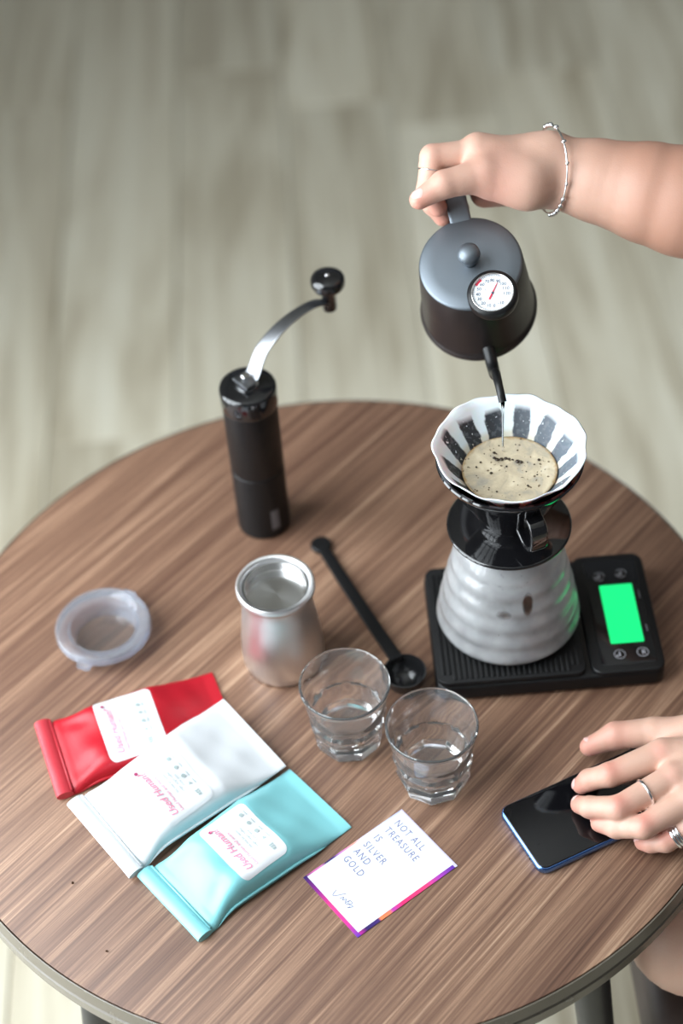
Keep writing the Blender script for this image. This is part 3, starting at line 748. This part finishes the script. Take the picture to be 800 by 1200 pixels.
spots = [(-.0105, .0145, .0011), (-.0085, .0125, .0014), (-.0050, .0125, .0013), (-.0015, .0130, .0012), (.0010, .0118, .0011), (.0035, .0105, .0010), (.0075, .0085, .0015), (.0100, .0075, .0012), (-.0100, .0205, .0014), (-.0150, -.0020, .0013), (-.022, .011, .0010), (.0245, .0085, .0013), (-.002, .004, .0009), (.021, -.008, .0008), (-.026, .006, .0009), (.012, -.019, .0009), (-.013, -.023, .0009), (-.018, .0200, .0008), (.009, .0210, .0008), (-.027, -.004, .0008)]
for k in range(26):
    a_ = rnd.random() * 2 * PI; q_ = .030 * math.sqrt(rnd.random()); spots.append((q_ * math.cos(a_), q_ * math.sin(a_), .0003 + .0004 * rnd.random()))
for i_, (x, y, r_) in enumerate(spots):
    if i_ < 8: r_ *= 1.35
    bmesh.ops.create_uvsphere(bb, u_segments=10, v_segments=6, radius=r_, matrix=Matrix.Translation((x, y, .0005)) @ Matrix.Diagonal((1, 1, .55, 1)))
bmobj('bubbles', bb, mat('dark_bubble', (.035, .022, .012), .12), cf2, True, kind='stuff', label='small dark bubbles on the foam')

# ---------------------------------------------------------------- kettle
kb_, kl_, kt_ = P['kettle'], P['kettle_lid'], P['tip']
kk = (kl_ - kb_).normalized(); kf = (kt_ - kl_); kf = (kf - kf.dot(kk) * kk).normalized(); ks = kk.cross(kf)
KM = Matrix(((kf.x, ks.x, kk.x, kb_.x), (kf.y, ks.y, kk.y, kb_.y), (kf.z, ks.z, kk.z, kb_.z), (0, 0, 0, 1)))
g = empty('gooseneck_kettle', None, 'matt black gooseneck kettle held tilted in the hand and pouring', 'kettle', mat=KM)
KH = .0830
bm = bmesh.new(); lathe(bm, [(0, .0012), (.044, .0010), (.0478, 0), (.0492, .0015), (.0494, .0045), (.0484, .0062), (.0476, .0075), (.0470, .012), (.0448, .045), (.0424, .0785), (.0418, .0802), (0, .0802)], 96)
bmobj('body', bm, M_kbody, g, True, sharp=45)
bm = bmesh.new(); lathe(bm, [(0, .0803), (.0416, .0803), (.0420, .0812), (.0414, .0826), (.0398, .0834), (.030, .0842), (.012, .0848), (0, .0848)], 96)
lid = bmobj('lid', bm, M_klid, g, True, sharp=60)
bm = bmesh.new(); lathe(bm, [(0, .0846), (.0056, .0846), (.0048, .0875), (.0055, .0905), (.0082, .0935), (.0093, .0975), (.0088, .1010), (.0068, .1035), (.0035, .1047), (0, .1050)], 40)
bmobj('knob', bm, M_klid, lid, True)
sp_ = catmull([(.034, 0, .020), (.050, 0, .0150), (.0660, 0, .0165), (.0790, 0, .0340), (.0860, 0, .0520), (.0950, 0, .0690), (.1060, 0, .0790), (.1160, 0, .0805), (.1235, 0, .0775)], 6)
ns = len(sp_); rad_ = [.0058 - .0026 * min(1, i / (ns * .8)) for i in range(ns)]
bm = bmesh.new(); ro = sweep(bm, sp_, rad_, 18, cap=False); ri = sweep(bm, sp_[-8:], [r_ * .74 for r_ in rad_[-8:]], 18, cap=False)
for k in range(18): bm.faces.new((ro[-1][k], ro[-1][(k + 1) % 18], ri[-1][(k + 1) % 18], ri[-1][k]))
bmobj('spout', bm, M_plblack, g, True, sharp=70)
hq = catmull([(-.036, 0, .0795), (-.046, 0, .0830), (-.060, 0, .0860), (-.0715, 0, .0820), (-.0775, 0, .0700), (-.0785, 0, .045), (-.0765, 0, .015), (-.0740, 0, -.008)], 7)
bm = bmesh.new(); rings = []; nq = len(hq)
for i, p_ in enumerate(hq):
    tt = (hq[min(i + 1, nq - 1)] - hq[max(i - 1, 0)]).normalized(); sd = Vector((0, 1, 0)); un = tt.cross(sd); f_ = strap(.0088, .0028)
    rings.append([bm.verts.new(p_ + un * f_(2 * PI * k / 20)[0] + sd * f_(2 * PI * k / 20)[1]) for k in range(20)])
for r0, r1 in zip(rings, rings[1:]):
    for k in range(20): bm.faces.new((r0[k], r0[(k + 1) % 20], r1[(k + 1) % 20], r1[k]))
bm.faces.new(rings[0]); bm.faces.new(rings[-1])
bmobj('handle', bm, M_klid, g, True, sharp=60)

# dial thermometer standing in the lid near the spout side
TM = KM @ Matrix.Translation((.0372, .0112, .0846))
g = empty('dial_thermometer', None, 'round white dial thermometer with black rim set in the kettle lid', 'thermometer', mat=TM)
bm = bmesh.new(); lathe(bm, [(0, .0000), (.0165, .0000), (.0198, .0018), (.0204, .0040), (.0204, .0100), (.0196, .0120), (.0172, .0126), (.0166, .0116), (.0166, .0102), (0, .0102)], 64)
bmobj('casing', bm, M_plblack, g, True, sharp=60)
bm = bmesh.new(); lathe(bm, [(.0166, .0101), (.0171, .0124), (.0164, .0127), (.0157, .0107)], 64, closed=True)
bmobj('bezel_ring', bm, M_silver, g, True)
bm = bmesh.new(); lathe(bm, [(0, .0103), (.0160, .0103), (.0160, .0106), (0, .0106)], 64)
df = bmobj('dial_face', bm, mat('dial_white', (.80, .83, .87), .45), g, False)
# the dial's own 'up' in this frame
dial_up = (TM.to_3x3().inverted() @ up); upa = math.atan2(dial_up.y, dial_up.x)
DM = Matrix.Rotation(upa - PI / 2, 4, 'Z')
ink = mat('dial_ink', (.05, .08, .12), .5)
tk = bmesh.new(); zt = .01068
marks = []
for n in range(14):                          # -10 ... 120 clockwise from lower right
    cx, cy = ((487, 570), (410, 620), (335, 620), (262, 580), (207, 520), (180, 450), (193, 370), (235, 300), (297, 248), (372, 237), (455, 245), (510, 300), (550, 365), (560, 440))[n]
    a_ = math.atan2(432 - cy, cx - 378); marks.append(a_)
    nt = text_bm(str(-10 + 10 * n), .0038, 'CENTER', .00009)
    add_bm(tk, nt, DM @ Matrix.Translation((.0113 * math.cos(a_), .0113 * math.sin(a_) - .0012, zt)))
for k in range(72):
    a_ = 2 * PI * k / 72; r0 = .0136 if k % 5 == 0 else .0144
    add_bm(tk, (lambda b_: (bmesh.ops.create_grid(b_, x_segments=1, y_segments=1, size=.5), b_)[1])(bmesh.new()), DM @ Matrix.Rotation(a_, 4, 'Z') @ Matrix.Translation(((r0 + .0157) / 2, 0, zt)) @ Matrix.Diagonal((.0157 - r0, .00030, 1, 1)))
add_bm(tk, text_bm('°C', .0030, 'CENTER'), DM @ Matrix.Translation((-.0055, .0022, zt)))
bmobj('dial_markings', tk, ink, df, False)
ra = bmesh.new()
for k in range(8):
    a0, a1 = R(128 + k * 3.2), R(128 + (k + 1) * 3.2)
    ra.faces.new([ra.verts.new(DM @ Vector((r_ * math.cos(a_), r_ * math.sin(a_), zt + .00006))) for r_, a_ in ((.0138, a0), (.0138, a1), (.0156, a1), (.0156, a0))])
redm = mat('red_needle', (.65, .02, .06), .4)
bmobj('red_arc', ra, redm, df, False)
nd = bmesh.new(); a_ = math.atan2(432 - 250, 452 - 378)
slab(nd, [(-.0062, -.0007), (-.001, -.0006), (.0098, -.0002), (.0098, .0002), (-.001, .0006), (-.0062, .0007)], .0109, .0112)
bmesh.ops.transform(nd, matrix=DM @ Matrix.Rotation(a_, 4, 'Z'), verts=nd.verts)
bmobj('needle', nd, redm, g, False, label='red needle')
bm = bmesh.new(); lathe(bm, [(0, .0107), (.0010, .0107), (.0009, .0116), (0, .0118)], 16); bmobj('needle_hub', bm, ink, g, True)
bm = bmesh.new(); lathe(bm, [(0, -.060), (.0018, -.058), (.0018, .0005), (0, .0005)], 16); bmobj('probe', bm, M_silver, g, True)

# water stream from spout tip into the brew
tipw = KM @ Vector((.1236, 0, .0765)); zb = ZC + .0004
bm = bmesh.new(); sweep(bm, [tipw, tipw + Vector((-.0000, -.0006, -.006)), Vector((tipw.x, tipw.y - .0010, (tipw.z + zb) / 2)), Vector((tipw.x, tipw.y - .0012, zb))], [.0017, .0011, .0008, .0008], 12)
o = bmobj('water_stream', bm, M_water, None, True); tag(o, 'thin clear stream of water falling from the kettle spout', 'water')

# ---------------------------------------------------------------- crumbs
for k_, lb in (('crumb_a', 'tiny dark coffee crumb left of the white bag corner'), ('crumb_b', 'tiny dark coffee crumb near the lit table edge')):
    bm = bmesh.new(); bmesh.ops.create_icosphere(bm, subdivisions=1, radius=.0011); 
    for v_ in bm.verts: v_.co *= rnd.uniform(.75, 1.15)
    o = bmobj('coffee_crumb', bm, cf, None, False); o.location = P[k_] + Vector((0, 0, .0008)); tag(o, lb, 'crumb')

# ---------------------------------------------------------------- seat under the person
g = empty('padded_stool', (.66, .985, 0), 'dark brown padded seat under the bare knee', 'seat')
bm = bmesh.new(); box(bm, -.435, .42, -.29, .215, TH - .27, TH - .166, .03, 4); o = bmobj('cushion', bm, M_seat, g, True); o.location = (0, 0, 0)
for x in (-.40, .36):
    for y in (-.24, .165):
        bm = bmesh.new(); sweep(bm, [(x, y, TH - .27), (x, y, .002)], [.02, .015], 16); bmobj('leg', bm, M_leg, g, True, sharp=40)

# ---------------------------------------------------------------- person (signed-distance body, one surface mesh)
def seg_sdf(X, a, b, ra, rb):
    a = np.array(a, np.float32); b = np.array(b, np.float32); ba = b - a; L2 = float(ba @ ba) + 1e-12
    px = X[0] - a[0]; py = X[1] - a[1]; pz = X[2] - a[2]
    h = np.clip((px * ba[0] + py * ba[1] + pz * ba[2]) / L2, 0, 1)
    return np.sqrt((px - h * ba[0]) ** 2 + (py - h * ba[1]) ** 2 + (pz - h * ba[2]) ** 2) - (ra + (rb - ra) * h)

class Field:
    def __init__(s, lo, hi, h):
        s.lo = np.array(lo, np.float32); s.h = h
        s.n = np.ceil((np.array(hi) - np.array(lo)) / h).astype(int) + 1
        s.ax = [s.lo[i] + h * np.arange(s.n[i], dtype=np.float32) for i in range(3)]
    def new(s): return np.full(s.n, .03, np.float32)
    def add(s, F, a, b, ra, rb, k, pad=.022, sub=False):
        lo = np.minimum(a, b) - max(ra, rb) - pad; hi = np.maximum(a, b) + max(ra, rb) + pad
        i0 = np.clip(((lo - s.lo) / s.h).astype(int), 0, s.n - 1); i1 = np.clip(((hi - s.lo) / s.h).astype(int) + 2, 1, s.n)
        if (i1 <= i0).any(): return
        sl = tuple(slice(i0[i], i1[i]) for i in range(3))
        X = [s.ax[0][sl[0]][:, None, None], s.ax[1][sl[1]][None, :, None], s.ax[2][sl[2]][None, None, :]]
        d = seg_sdf(X, a, b, ra, rb); f = F[sl]
        if sub:
            hh = np.clip(.5 - .5 * (f + d) / k, 0, 1); F[sl] = f * (1 - hh) + (-d) * hh + k * hh * (1 - hh)
        else:
            hh = np.clip(.5 + .5 * (f - d) / k, 0, 1); F[sl] = f * (1 - hh) + d * hh - k * hh * (1 - hh)
    def union(s, A, B, k):
        hh = np.clip(.5 + .5 * (A - B) / k, 0, 1); return A * (1 - hh) + B * hh - k * hh * (1 - hh)

def nets(F, lo, h):
    """surface nets: returns vertices and quads of the zero level"""
    S = F < 0
    nx, ny, nz = F.shape
    acc = np.zeros((nx - 1, ny - 1, nz - 1, 3), np.float32); cnt = np.zeros((nx - 1, ny - 1, nz - 1), np.float32)
    crossings = []
    for ax in range(3):
        sl0 = [slice(None)] * 3; sl1 = [slice(None)] * 3; sl0[ax] = slice(0, -1); sl1[ax] = slice(1, None)
        cr = S[tuple(sl0)] != S[tuple(sl1)]
        idx = np.argwhere(cr); crossings.append((ax, idx))
        f0 = F[tuple(sl0)][cr]; f1 = F[tuple(sl1)][cr]; t_ = f0 / (f0 - f1)
        pos = idx.astype(np.float32).copy(); pos[:, ax] += t_
        o1, o2 = [(1, 2), (2, 0), (0, 1)][ax]
        for d1 in (0, -1):
            for d2 in (0, -1):
                c = idx.copy(); c[:, o1] += d1; c[:, o2] += d2
                ok = ((c >= 0) & (c < np.array([nx - 1, ny - 1, nz - 1]))).all(1)
                np.add.at(acc, tuple(c[ok].T), pos[ok]); np.add.at(cnt, tuple(c[ok].T), 1)
    act = cnt > 0; vid = np.full(act.shape, -1, np.int64); vid[act] = np.arange(act.sum())
    V = acc[act] / cnt[act][:, None] * h + np.array(lo, np.float32)
    Q = []
    for ax, idx in crossings:
        o1, o2 = [(1, 2), (2, 0), (0, 1)][ax]
        cs = []
        for d1, d2 in ((0, 0), (-1, 0), (-1, -1), (0, -1)):
            c = idx.copy(); c[:, o1] += d1; c[:, o2] += d2; cs.append(c)
        ok = np.ones(len(idx), bool)
        for c in cs: ok &= ((c >= 0) & (c < np.array([nx - 1, ny - 1, nz - 1]))).all(1)
        q_ = np.stack([vid[tuple(c[ok].T)] for c in cs], 1)
        flip = ~S[tuple(idx[ok].T)]
        q_[flip] = q_[flip][:, ::-1]; Q.append(q_)
    return V, np.concatenate(Q)

def v3(k): return np.array(P[k] if isinstance(k, str) else k, np.float32)

def hand(chains, palm, arm, lo, hi, h, kpalm=.009, kweb=.005):
    G = Field(lo, hi, h); A = G.new()
    for a, b, ra, rb in palm: G.add(A, v3(a), v3(b), ra, rb, kpalm)
    for a, b, ra, rb in arm: G.add(A, v3(a), v3(b), ra, rb, .0035)
    for ch in chains:
        B = G.new()
        for (a, ra), (b, rb) in zip(ch, ch[1:]): G.add(B, v3(a), v3(b), ra, rb, .0028)
        A = G.union(A, B, .013) if ch is chains[0] else G.union(A, B, kweb * .55)
    return nets(A, G.lo, h)

# right hand round the kettle handle
rch = [[('RtC', .0140), ('RtM', .0138), ('RtI', .0112), ('RtT', .0080)],
       [('RiM', .0112), ('RiP', .0103), ('RiD', .0090), ('RiT', .0076)],
       [('RmM', .0125), ('RmP', .0105), ('RmD', .0093), ('RmT', .0080)],
       [('RrM', .0120), ('RrP', .0100), ('RrD', .0090), ('RrT', .0076)],
       [('RpM', .0110), ('RpP', .0090), ('RpD', .0082), ('RpT', .0070)]]
rpalm = [('Rw', 'RiM', .0262, .0130), ('Rw', 'RmM', .0255, .0130), ('Rw', 'RrM', .0240, .0130), ('Rw', 'RpM', .0220, .0120),
         ('RtC', 'Rth1', .0185, .0140), ('Rhy0', 'Rhy1', .0165, .0125), ('RtC', 'Rw', .0165, .0240), ('RtC', 'RiM', .0150, .0120)]
rarm = [('Rw', 'Rf1', .0275, .0335), ('Rf1', 'Rf2', .0335, .0405), ('Rf2', 'Rf3', .0405, .0440), ('Rf3', 'Rel', .0440, .0480)]
allr = np.array([v3(k) for k in P if k[0] == 'R' and k not in ('Rel',)])
V1, Q1 = hand(rch, rpalm, rarm, np.minimum(allr.min(0), v3('Rel')) - .055, np.maximum(allr.max(0), v3('Rel')) + .055, .0016, kpalm=.014)

# left hand on the phone
LEL = Vector((.545, .835, TH + .085))
LF = P['Lw'].lerp(LEL, .5)
P['Lel'] = LEL; P['Lf'] = LF
lch = [[('LtC', .0165), ('LtM', .0122), ('LtI', .0112), ('LtT', .0078)],
       [('LiM', .0128), ('LiP', .0098), ('LiT0', .0087), ('LiT', .0074)],
       [('LmM', .0125), ('LmP', .0098), ('LmT0', .0087), ('LmT', .0074)],
       [('LrM', .0120), ('LrP', .0094), ('LrT0', .0084), ('LrT', .0070)],
       [('LpM', .0110), ('LpP', .0084), ('LpT0', .0076), ('LpT', .0068)]]
lpalm = [('Lw', 'LiM', .0195, .0130), ('Lw', 'LmM', .0200, .0130), ('Lw', 'LrM', .0200, .0125), ('Lw', 'LpM', .0180, .0115), ('Lw', 'LtC', .0200, .0160)]
larm = [('Lw', 'Lf', .0265, .0360), ('Lf', 'Lel', .0360, .0430)]
alll = np.array([v3(k) for k in P if k[0] == 'L'])
V2, Q2 = hand(lch, lpalm, larm, alll.min(0) - .05, alll.max(0) + .05, .0015)

# rest of the body, mostly outside the picture
def bp(x, y, z): return np.array((x, y, TH + z), np.float32)
B = Field(bp(.14, .60, -.21), bp(1.02, 1.42, .82), .009); Fb = B.new()
shR, shL = bp(.70, 1.17, .40), bp(.70, .82, .39)
body = [(bp(.80, .93, -.035), bp(.80, 1.05, -.035), .115, .115), (bp(.79, .99, -.02), bp(.74, .99, .22), .125, .115), (bp(.75, .94, .26), bp(.75, 1.04, .26), .105, .105), (bp(.73, .92, .33), bp(.73, 1.06, .33), .085, .085),
        (bp(.72, .99, .40), shR, .055, .050), (bp(.72, .99, .40), shL, .055, .050), (bp(.71, .99, .40), bp(.68, .99, .50), .052, .047),
        (shR, v3('Rel'), .048, .046), (shL, v3('Lel'), .048, .042),
        (bp(.74, .91, -.07), bp(.262, .800, -.099), .078, .055), (bp(.74, 1.07, -.07), bp(.320, 1.110, -.103), .078, .053),
        (bp(.262, .800, -.102), bp(.52, .97, -.114), .050, .034), (bp(.320, 1.110, -.104), bp(.55, .99, -.112), .050, .034),
        (bp(.52, .97, -.118), bp(.47, 1.07, -.125), .030, .022), (bp(.56, .99, -.120), bp(.52, .88, -.126), .030, .022),
        (bp(.655, .99, .60), bp(.640, .99, .54), .088, .066), (bp(.670, .99, .63), bp(.690, .99, .60), .085, .080), (bp(.625, .99, .50), bp(.585, .99, .505), .045, .026),
        (bp(.570, .99, .600), bp(.553, .99, .565), .009, .013), (bp(.578, .99, .528), bp(.573, .99, .528), .018, .012),
        (bp(.665, .900, .585), bp(.670, .900, .560), .016, .010), (bp(.665, 1.08, .585), bp(.670, 1.08, .560), .016, .010)]
for a, b, ra, rb in body: B.add(Fb, a, b, ra, rb, .02, pad=.04)
for y in (.958, 1.022): B.add(Fb, bp(.560, y, .590), bp(.560, y, .590), .012, .012, .008, sub=True)
V3, Q3 = nets(Fb, B.lo, B.h)

VV = np.concatenate([V1, V2, V3]); QQ = np.concatenate([Q1, Q2 + len(V1), Q3 + len(V1) + len(V2)])
me = bpy.data.meshes.new('person'); me.from_pydata(VV.tolist(), [], QQ.tolist()); me.validate()
at_ = me.color_attributes.new('flush', 'FLOAT_COLOR', 'POINT')
fl_ = np.zeros(len(VV), np.float32); tan_shade_ = np.clip((VV[:, 0] - P['Rw'].x) / .07, 0, 1) * (VV[:, 2] > TH + .2)  # forearm past the wrist: mild tan plus shade painted into the skin colour
for k_, rd, s_ in [(k, r, s) for ks_, r, s in ((('LiP', 'LmP', 'LrP', 'LpP'), .0115, .7), (('RiP', 'RtI', 'RmD', 'RiD'), .014, .45), (('LtT', 'LiT', 'LmT', 'LrT', 'LpT', 'RtT', 'RiT', 'RmT', 'LtI'), .017, .75), (('Lk1', 'Lk2'), .0085, .7), (('Rhy1', 'Rth1'), .03, .6)) for k in ks_]:
    off = np.array((0, 0, .008), np.float32) if k_ in ('LiP', 'LmP', 'LrP', 'LpP') else 0
    d = np.linalg.norm(VV - (v3(k_) + off), axis=1); fl_ = np.maximum(fl_, s_ * np.exp(-(d / rd) ** 2 * 1.6))
at_.data.foreach_set('color', np.stack([fl_, tan_shade_, fl_ * 0, fl_ * 0 + 1], 1).astype(np.float32).ravel())
skin = mat('skin', rough=.50, Subsurface_Weight=.15, Subsurface_Scale=.006); skin.node_tree.nodes['Principled BSDF'].inputs['Subsurface Radius'].default_value = (1, .35, .2)
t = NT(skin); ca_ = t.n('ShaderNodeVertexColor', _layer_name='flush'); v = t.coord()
mott = t.noise(v, 45, 4)
c_ = t.mix(t.math('MULTIPLY', mott, .5), (.55, .335, .25), (.64, .42, .335))
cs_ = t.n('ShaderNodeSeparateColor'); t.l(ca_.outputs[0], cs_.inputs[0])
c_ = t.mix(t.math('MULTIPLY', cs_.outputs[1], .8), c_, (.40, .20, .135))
t.l(t.mix(cs_.outputs[0], c_, (.60, .215, .165)), t.b.inputs['Base Color'])
t.bump(t.math('ADD', t.noise(v, 700, 3), t.math('MULTIPLY', t.noise(v, 160, 3), 1.0)), .0004, .35)
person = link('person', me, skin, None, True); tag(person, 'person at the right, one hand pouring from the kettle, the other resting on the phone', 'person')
person['label'] = 'person at right pouring from kettle, other hand resting on phone, bare knee below table'

def garment(name, prims, m, h=.009, grow=.0):
    allp = np.array([p_ for a, b, ra, rb in prims for p_ in (a, b)])
    G = Field(allp.min(0) - .17, allp.max(0) + .17, h); Fg = G.new()
    for a, b, ra, rb in prims: G.add(Fg, a, b, ra + grow, rb + grow, .025, pad=.04)
    v_, q_ = nets(Fg, G.lo, h); me_ = bpy.data.meshes.new(name); me_.from_pydata(v_.tolist(), [], q_.tolist())
    return link(name, me_, m, person, True)
relv = v3('Rel')
garment('shirt', [body[1], body[2], body[3], body[4], body[5], (body[7][0], body[7][0] * .35 + body[7][1] * .65, .050, .050), (body[8][0], body[8][0] * .4 + body[8][1] * .6, .050, .048)], satin('dark_shirt', (.05, .05, .06), .8), grow=.009)
garment('shorts', [body[0], (body[9][0], body[9][0] * .45 + body[9][1] * .55, .080, .070), (body[10][0], body[10][0] * .45 + body[10][1] * .55, .080, .070)], satin('dark_shorts', (.04, .03, .03), .8), grow=.010)
hm = satin('dark_hair', (.02, .014, .011), .5)
garment('hair', [(bp(.700, .99, .645), bp(.730, .99, .56), .093, .085), (bp(.735, .99, .55), bp(.775, .99, .36), .075, .045)], hm)

def nail(pos, nrm, direc, L_, W_, name='fingernail'):
    n_ = Vector(nrm).normalized(); d_ = Vector(direc); d_ = (d_ - d_.dot(n_) * n_).normalized(); s_ = n_.cross(d_)
    bm_ = bmesh.new(); bmesh.ops.create_uvsphere(bm_, u_segments=20, v_segments=10, radius=1)
    for v_ in bm_.verts:
        x, y, z = v_.co; k = 2.6
        v_.co = Vector(pos) + d_ * x * L_ + s_ * y * W_ + n_ * (z * .0009 - (y * y) * W_ * .35 - x * x * L_ * .1)
    return bmobj(name, bm_, mat('nail_' + name, (.78, .48, .44), .25), person, True)
cpos = Vector((0, 0, TH + CAM_H))
def surf(k, rad, toward):                    # point on the finger's skin on the given side
    return P[k] + Vector(toward).normalized() * rad
tc_ = (cpos - P['RtT']).normalized()
ndir = (tc_ * .75 + up * .55 - rt * .35).normalized()
nail(P['RtT'].lerp(P['RtI'], .12) + ndir * .0079, ndir, P['RtT'] - P['RtI'], .0066, .0054)
for a_, b_, rr_ in (('LtT', 'LtI', .0078), ('LiT', 'LiT0', .0072), ('LmT', 'LmT0', .0072), ('LrT', 'LrT0', .0068), ('LpT', 'LpT0', .0064)):
    dd = (P[a_] - P[b_]).normalized(); nrm = Vector((0, 0, 1)) - dd * dd.z
    if a_ == 'LtT': nrm = Vector((.1, .4, .9))
    else: nrm = (nrm.normalized() + dd * .5)
    nail(P[a_] + nrm.normalized() * (rr_ - .0002), nrm, dd, .0052, .0043)

# ---------------------------------------------------------------- jewellery
def ring(name, pos, axis, rad, wire, label, cat, n=1, gap=0, squash=1.0):
    ax = Vector(axis).normalized(); q = ax.to_track_quat('Z', 'Y').to_matrix().to_4x4()
    bm_ = bmesh.new()
    for k in range(n):
        off = (k - (n - 1) / 2) * gap
        pts_ = [Vector((rad * math.cos(a), rad * math.sin(a), off)) for a in [2 * PI * i / 48 for i in range(49)]]
        prof_ = [(rad + wire * math.cos(a) * .8, off + wire * 1.25 * math.sin(a)) for a in [2 * PI * i / 10 for i in range(10)]]
        lathe(bm_, prof_, 48, closed=True)
    o_ = bmobj(name, bm_, M_silver, None, True); o_.matrix_world = Matrix.Translation(pos) @ q
    return tag(o_, label, cat)
lm = P['LmM'].lerp(P['LmP'], .52)
ring('finger_ring', lm, (P['LmP'] - P['LmM']), .01175, .0010, 'plain silver ring on the middle finger above the phone', 'ring')
lp = P['LpM'].lerp(P['LpP'], .72)
ring('finger_ring', lp, (P['LpP'] - P['LpM']), .0103, .0009, 'triple-banded silver ring on the little finger', 'ring', 3, .0026)
ri = P['RiM'].lerp(P['RiP'], .84)
ri = P['RiP'].lerp(P['RiD'], .42)
ring('finger_ring', ri, (P['RiD'] - P['RiP']), .0102, .0005, 'very thin ring on the finger gripping the kettle handle', 'ring')
wp = P['Rw'] + rt * .003 + (cpos - P['Rw']).normalized() * .0035
axis = (rt * 1.0 - (cpos - wp).normalized() * .30 + up * .02)
bm = bmesh.new(); bq = axis.normalized().to_track_quat('Z', 'Y').to_matrix().to_4x4()
g = empty('bracelet', None, 'thin silver chain bracelet with small beads on the pouring wrist', 'bracelet', mat=Matrix.Translation(wp) @ bq)
RB = .0352; pts_ = []
for i in range(65):
    a = 2 * PI * i / 64; pts_.append((RB * math.cos(a), RB * math.sin(a), .0006 * math.sin(5 * a)))
bm = bmesh.new(); lathe(bm, [(RB + .00085 * math.cos(a), .00085 * math.sin(a)) for a in [2 * PI * i / 8 for i in range(8)]], 96, closed=True); bmobj('chain', bm, M_silver, g, True)
Mi = (Matrix.Translation(wp) @ bq).inverted().to_3x3()
upl = Mi @ up; a_up = math.atan2(upl.y, upl.x)
tcl = Mi @ (cpos - wp).normalized(); sgn = 1 if math.sin(math.atan2(tcl.y, tcl.x) - a_up) > 0 else -1
for da in (2, -6, 12, 30, 62, 92, 118, 140, 152, 163, 172, 180, 189):
    a = a_up + sgn * R(da); r_ = .0018 if da in (92, 118) else .0022
    bm = bmesh.new(); bmesh.ops.create_uvsphere(bm, u_segments=12, v_segments=8, radius=r_, matrix=Matrix.Translation(((RB + .0006) * math.cos(a), (RB + .0006) * math.sin(a), 0)))
    bmobj('bead', bm, M_silver, g, True)
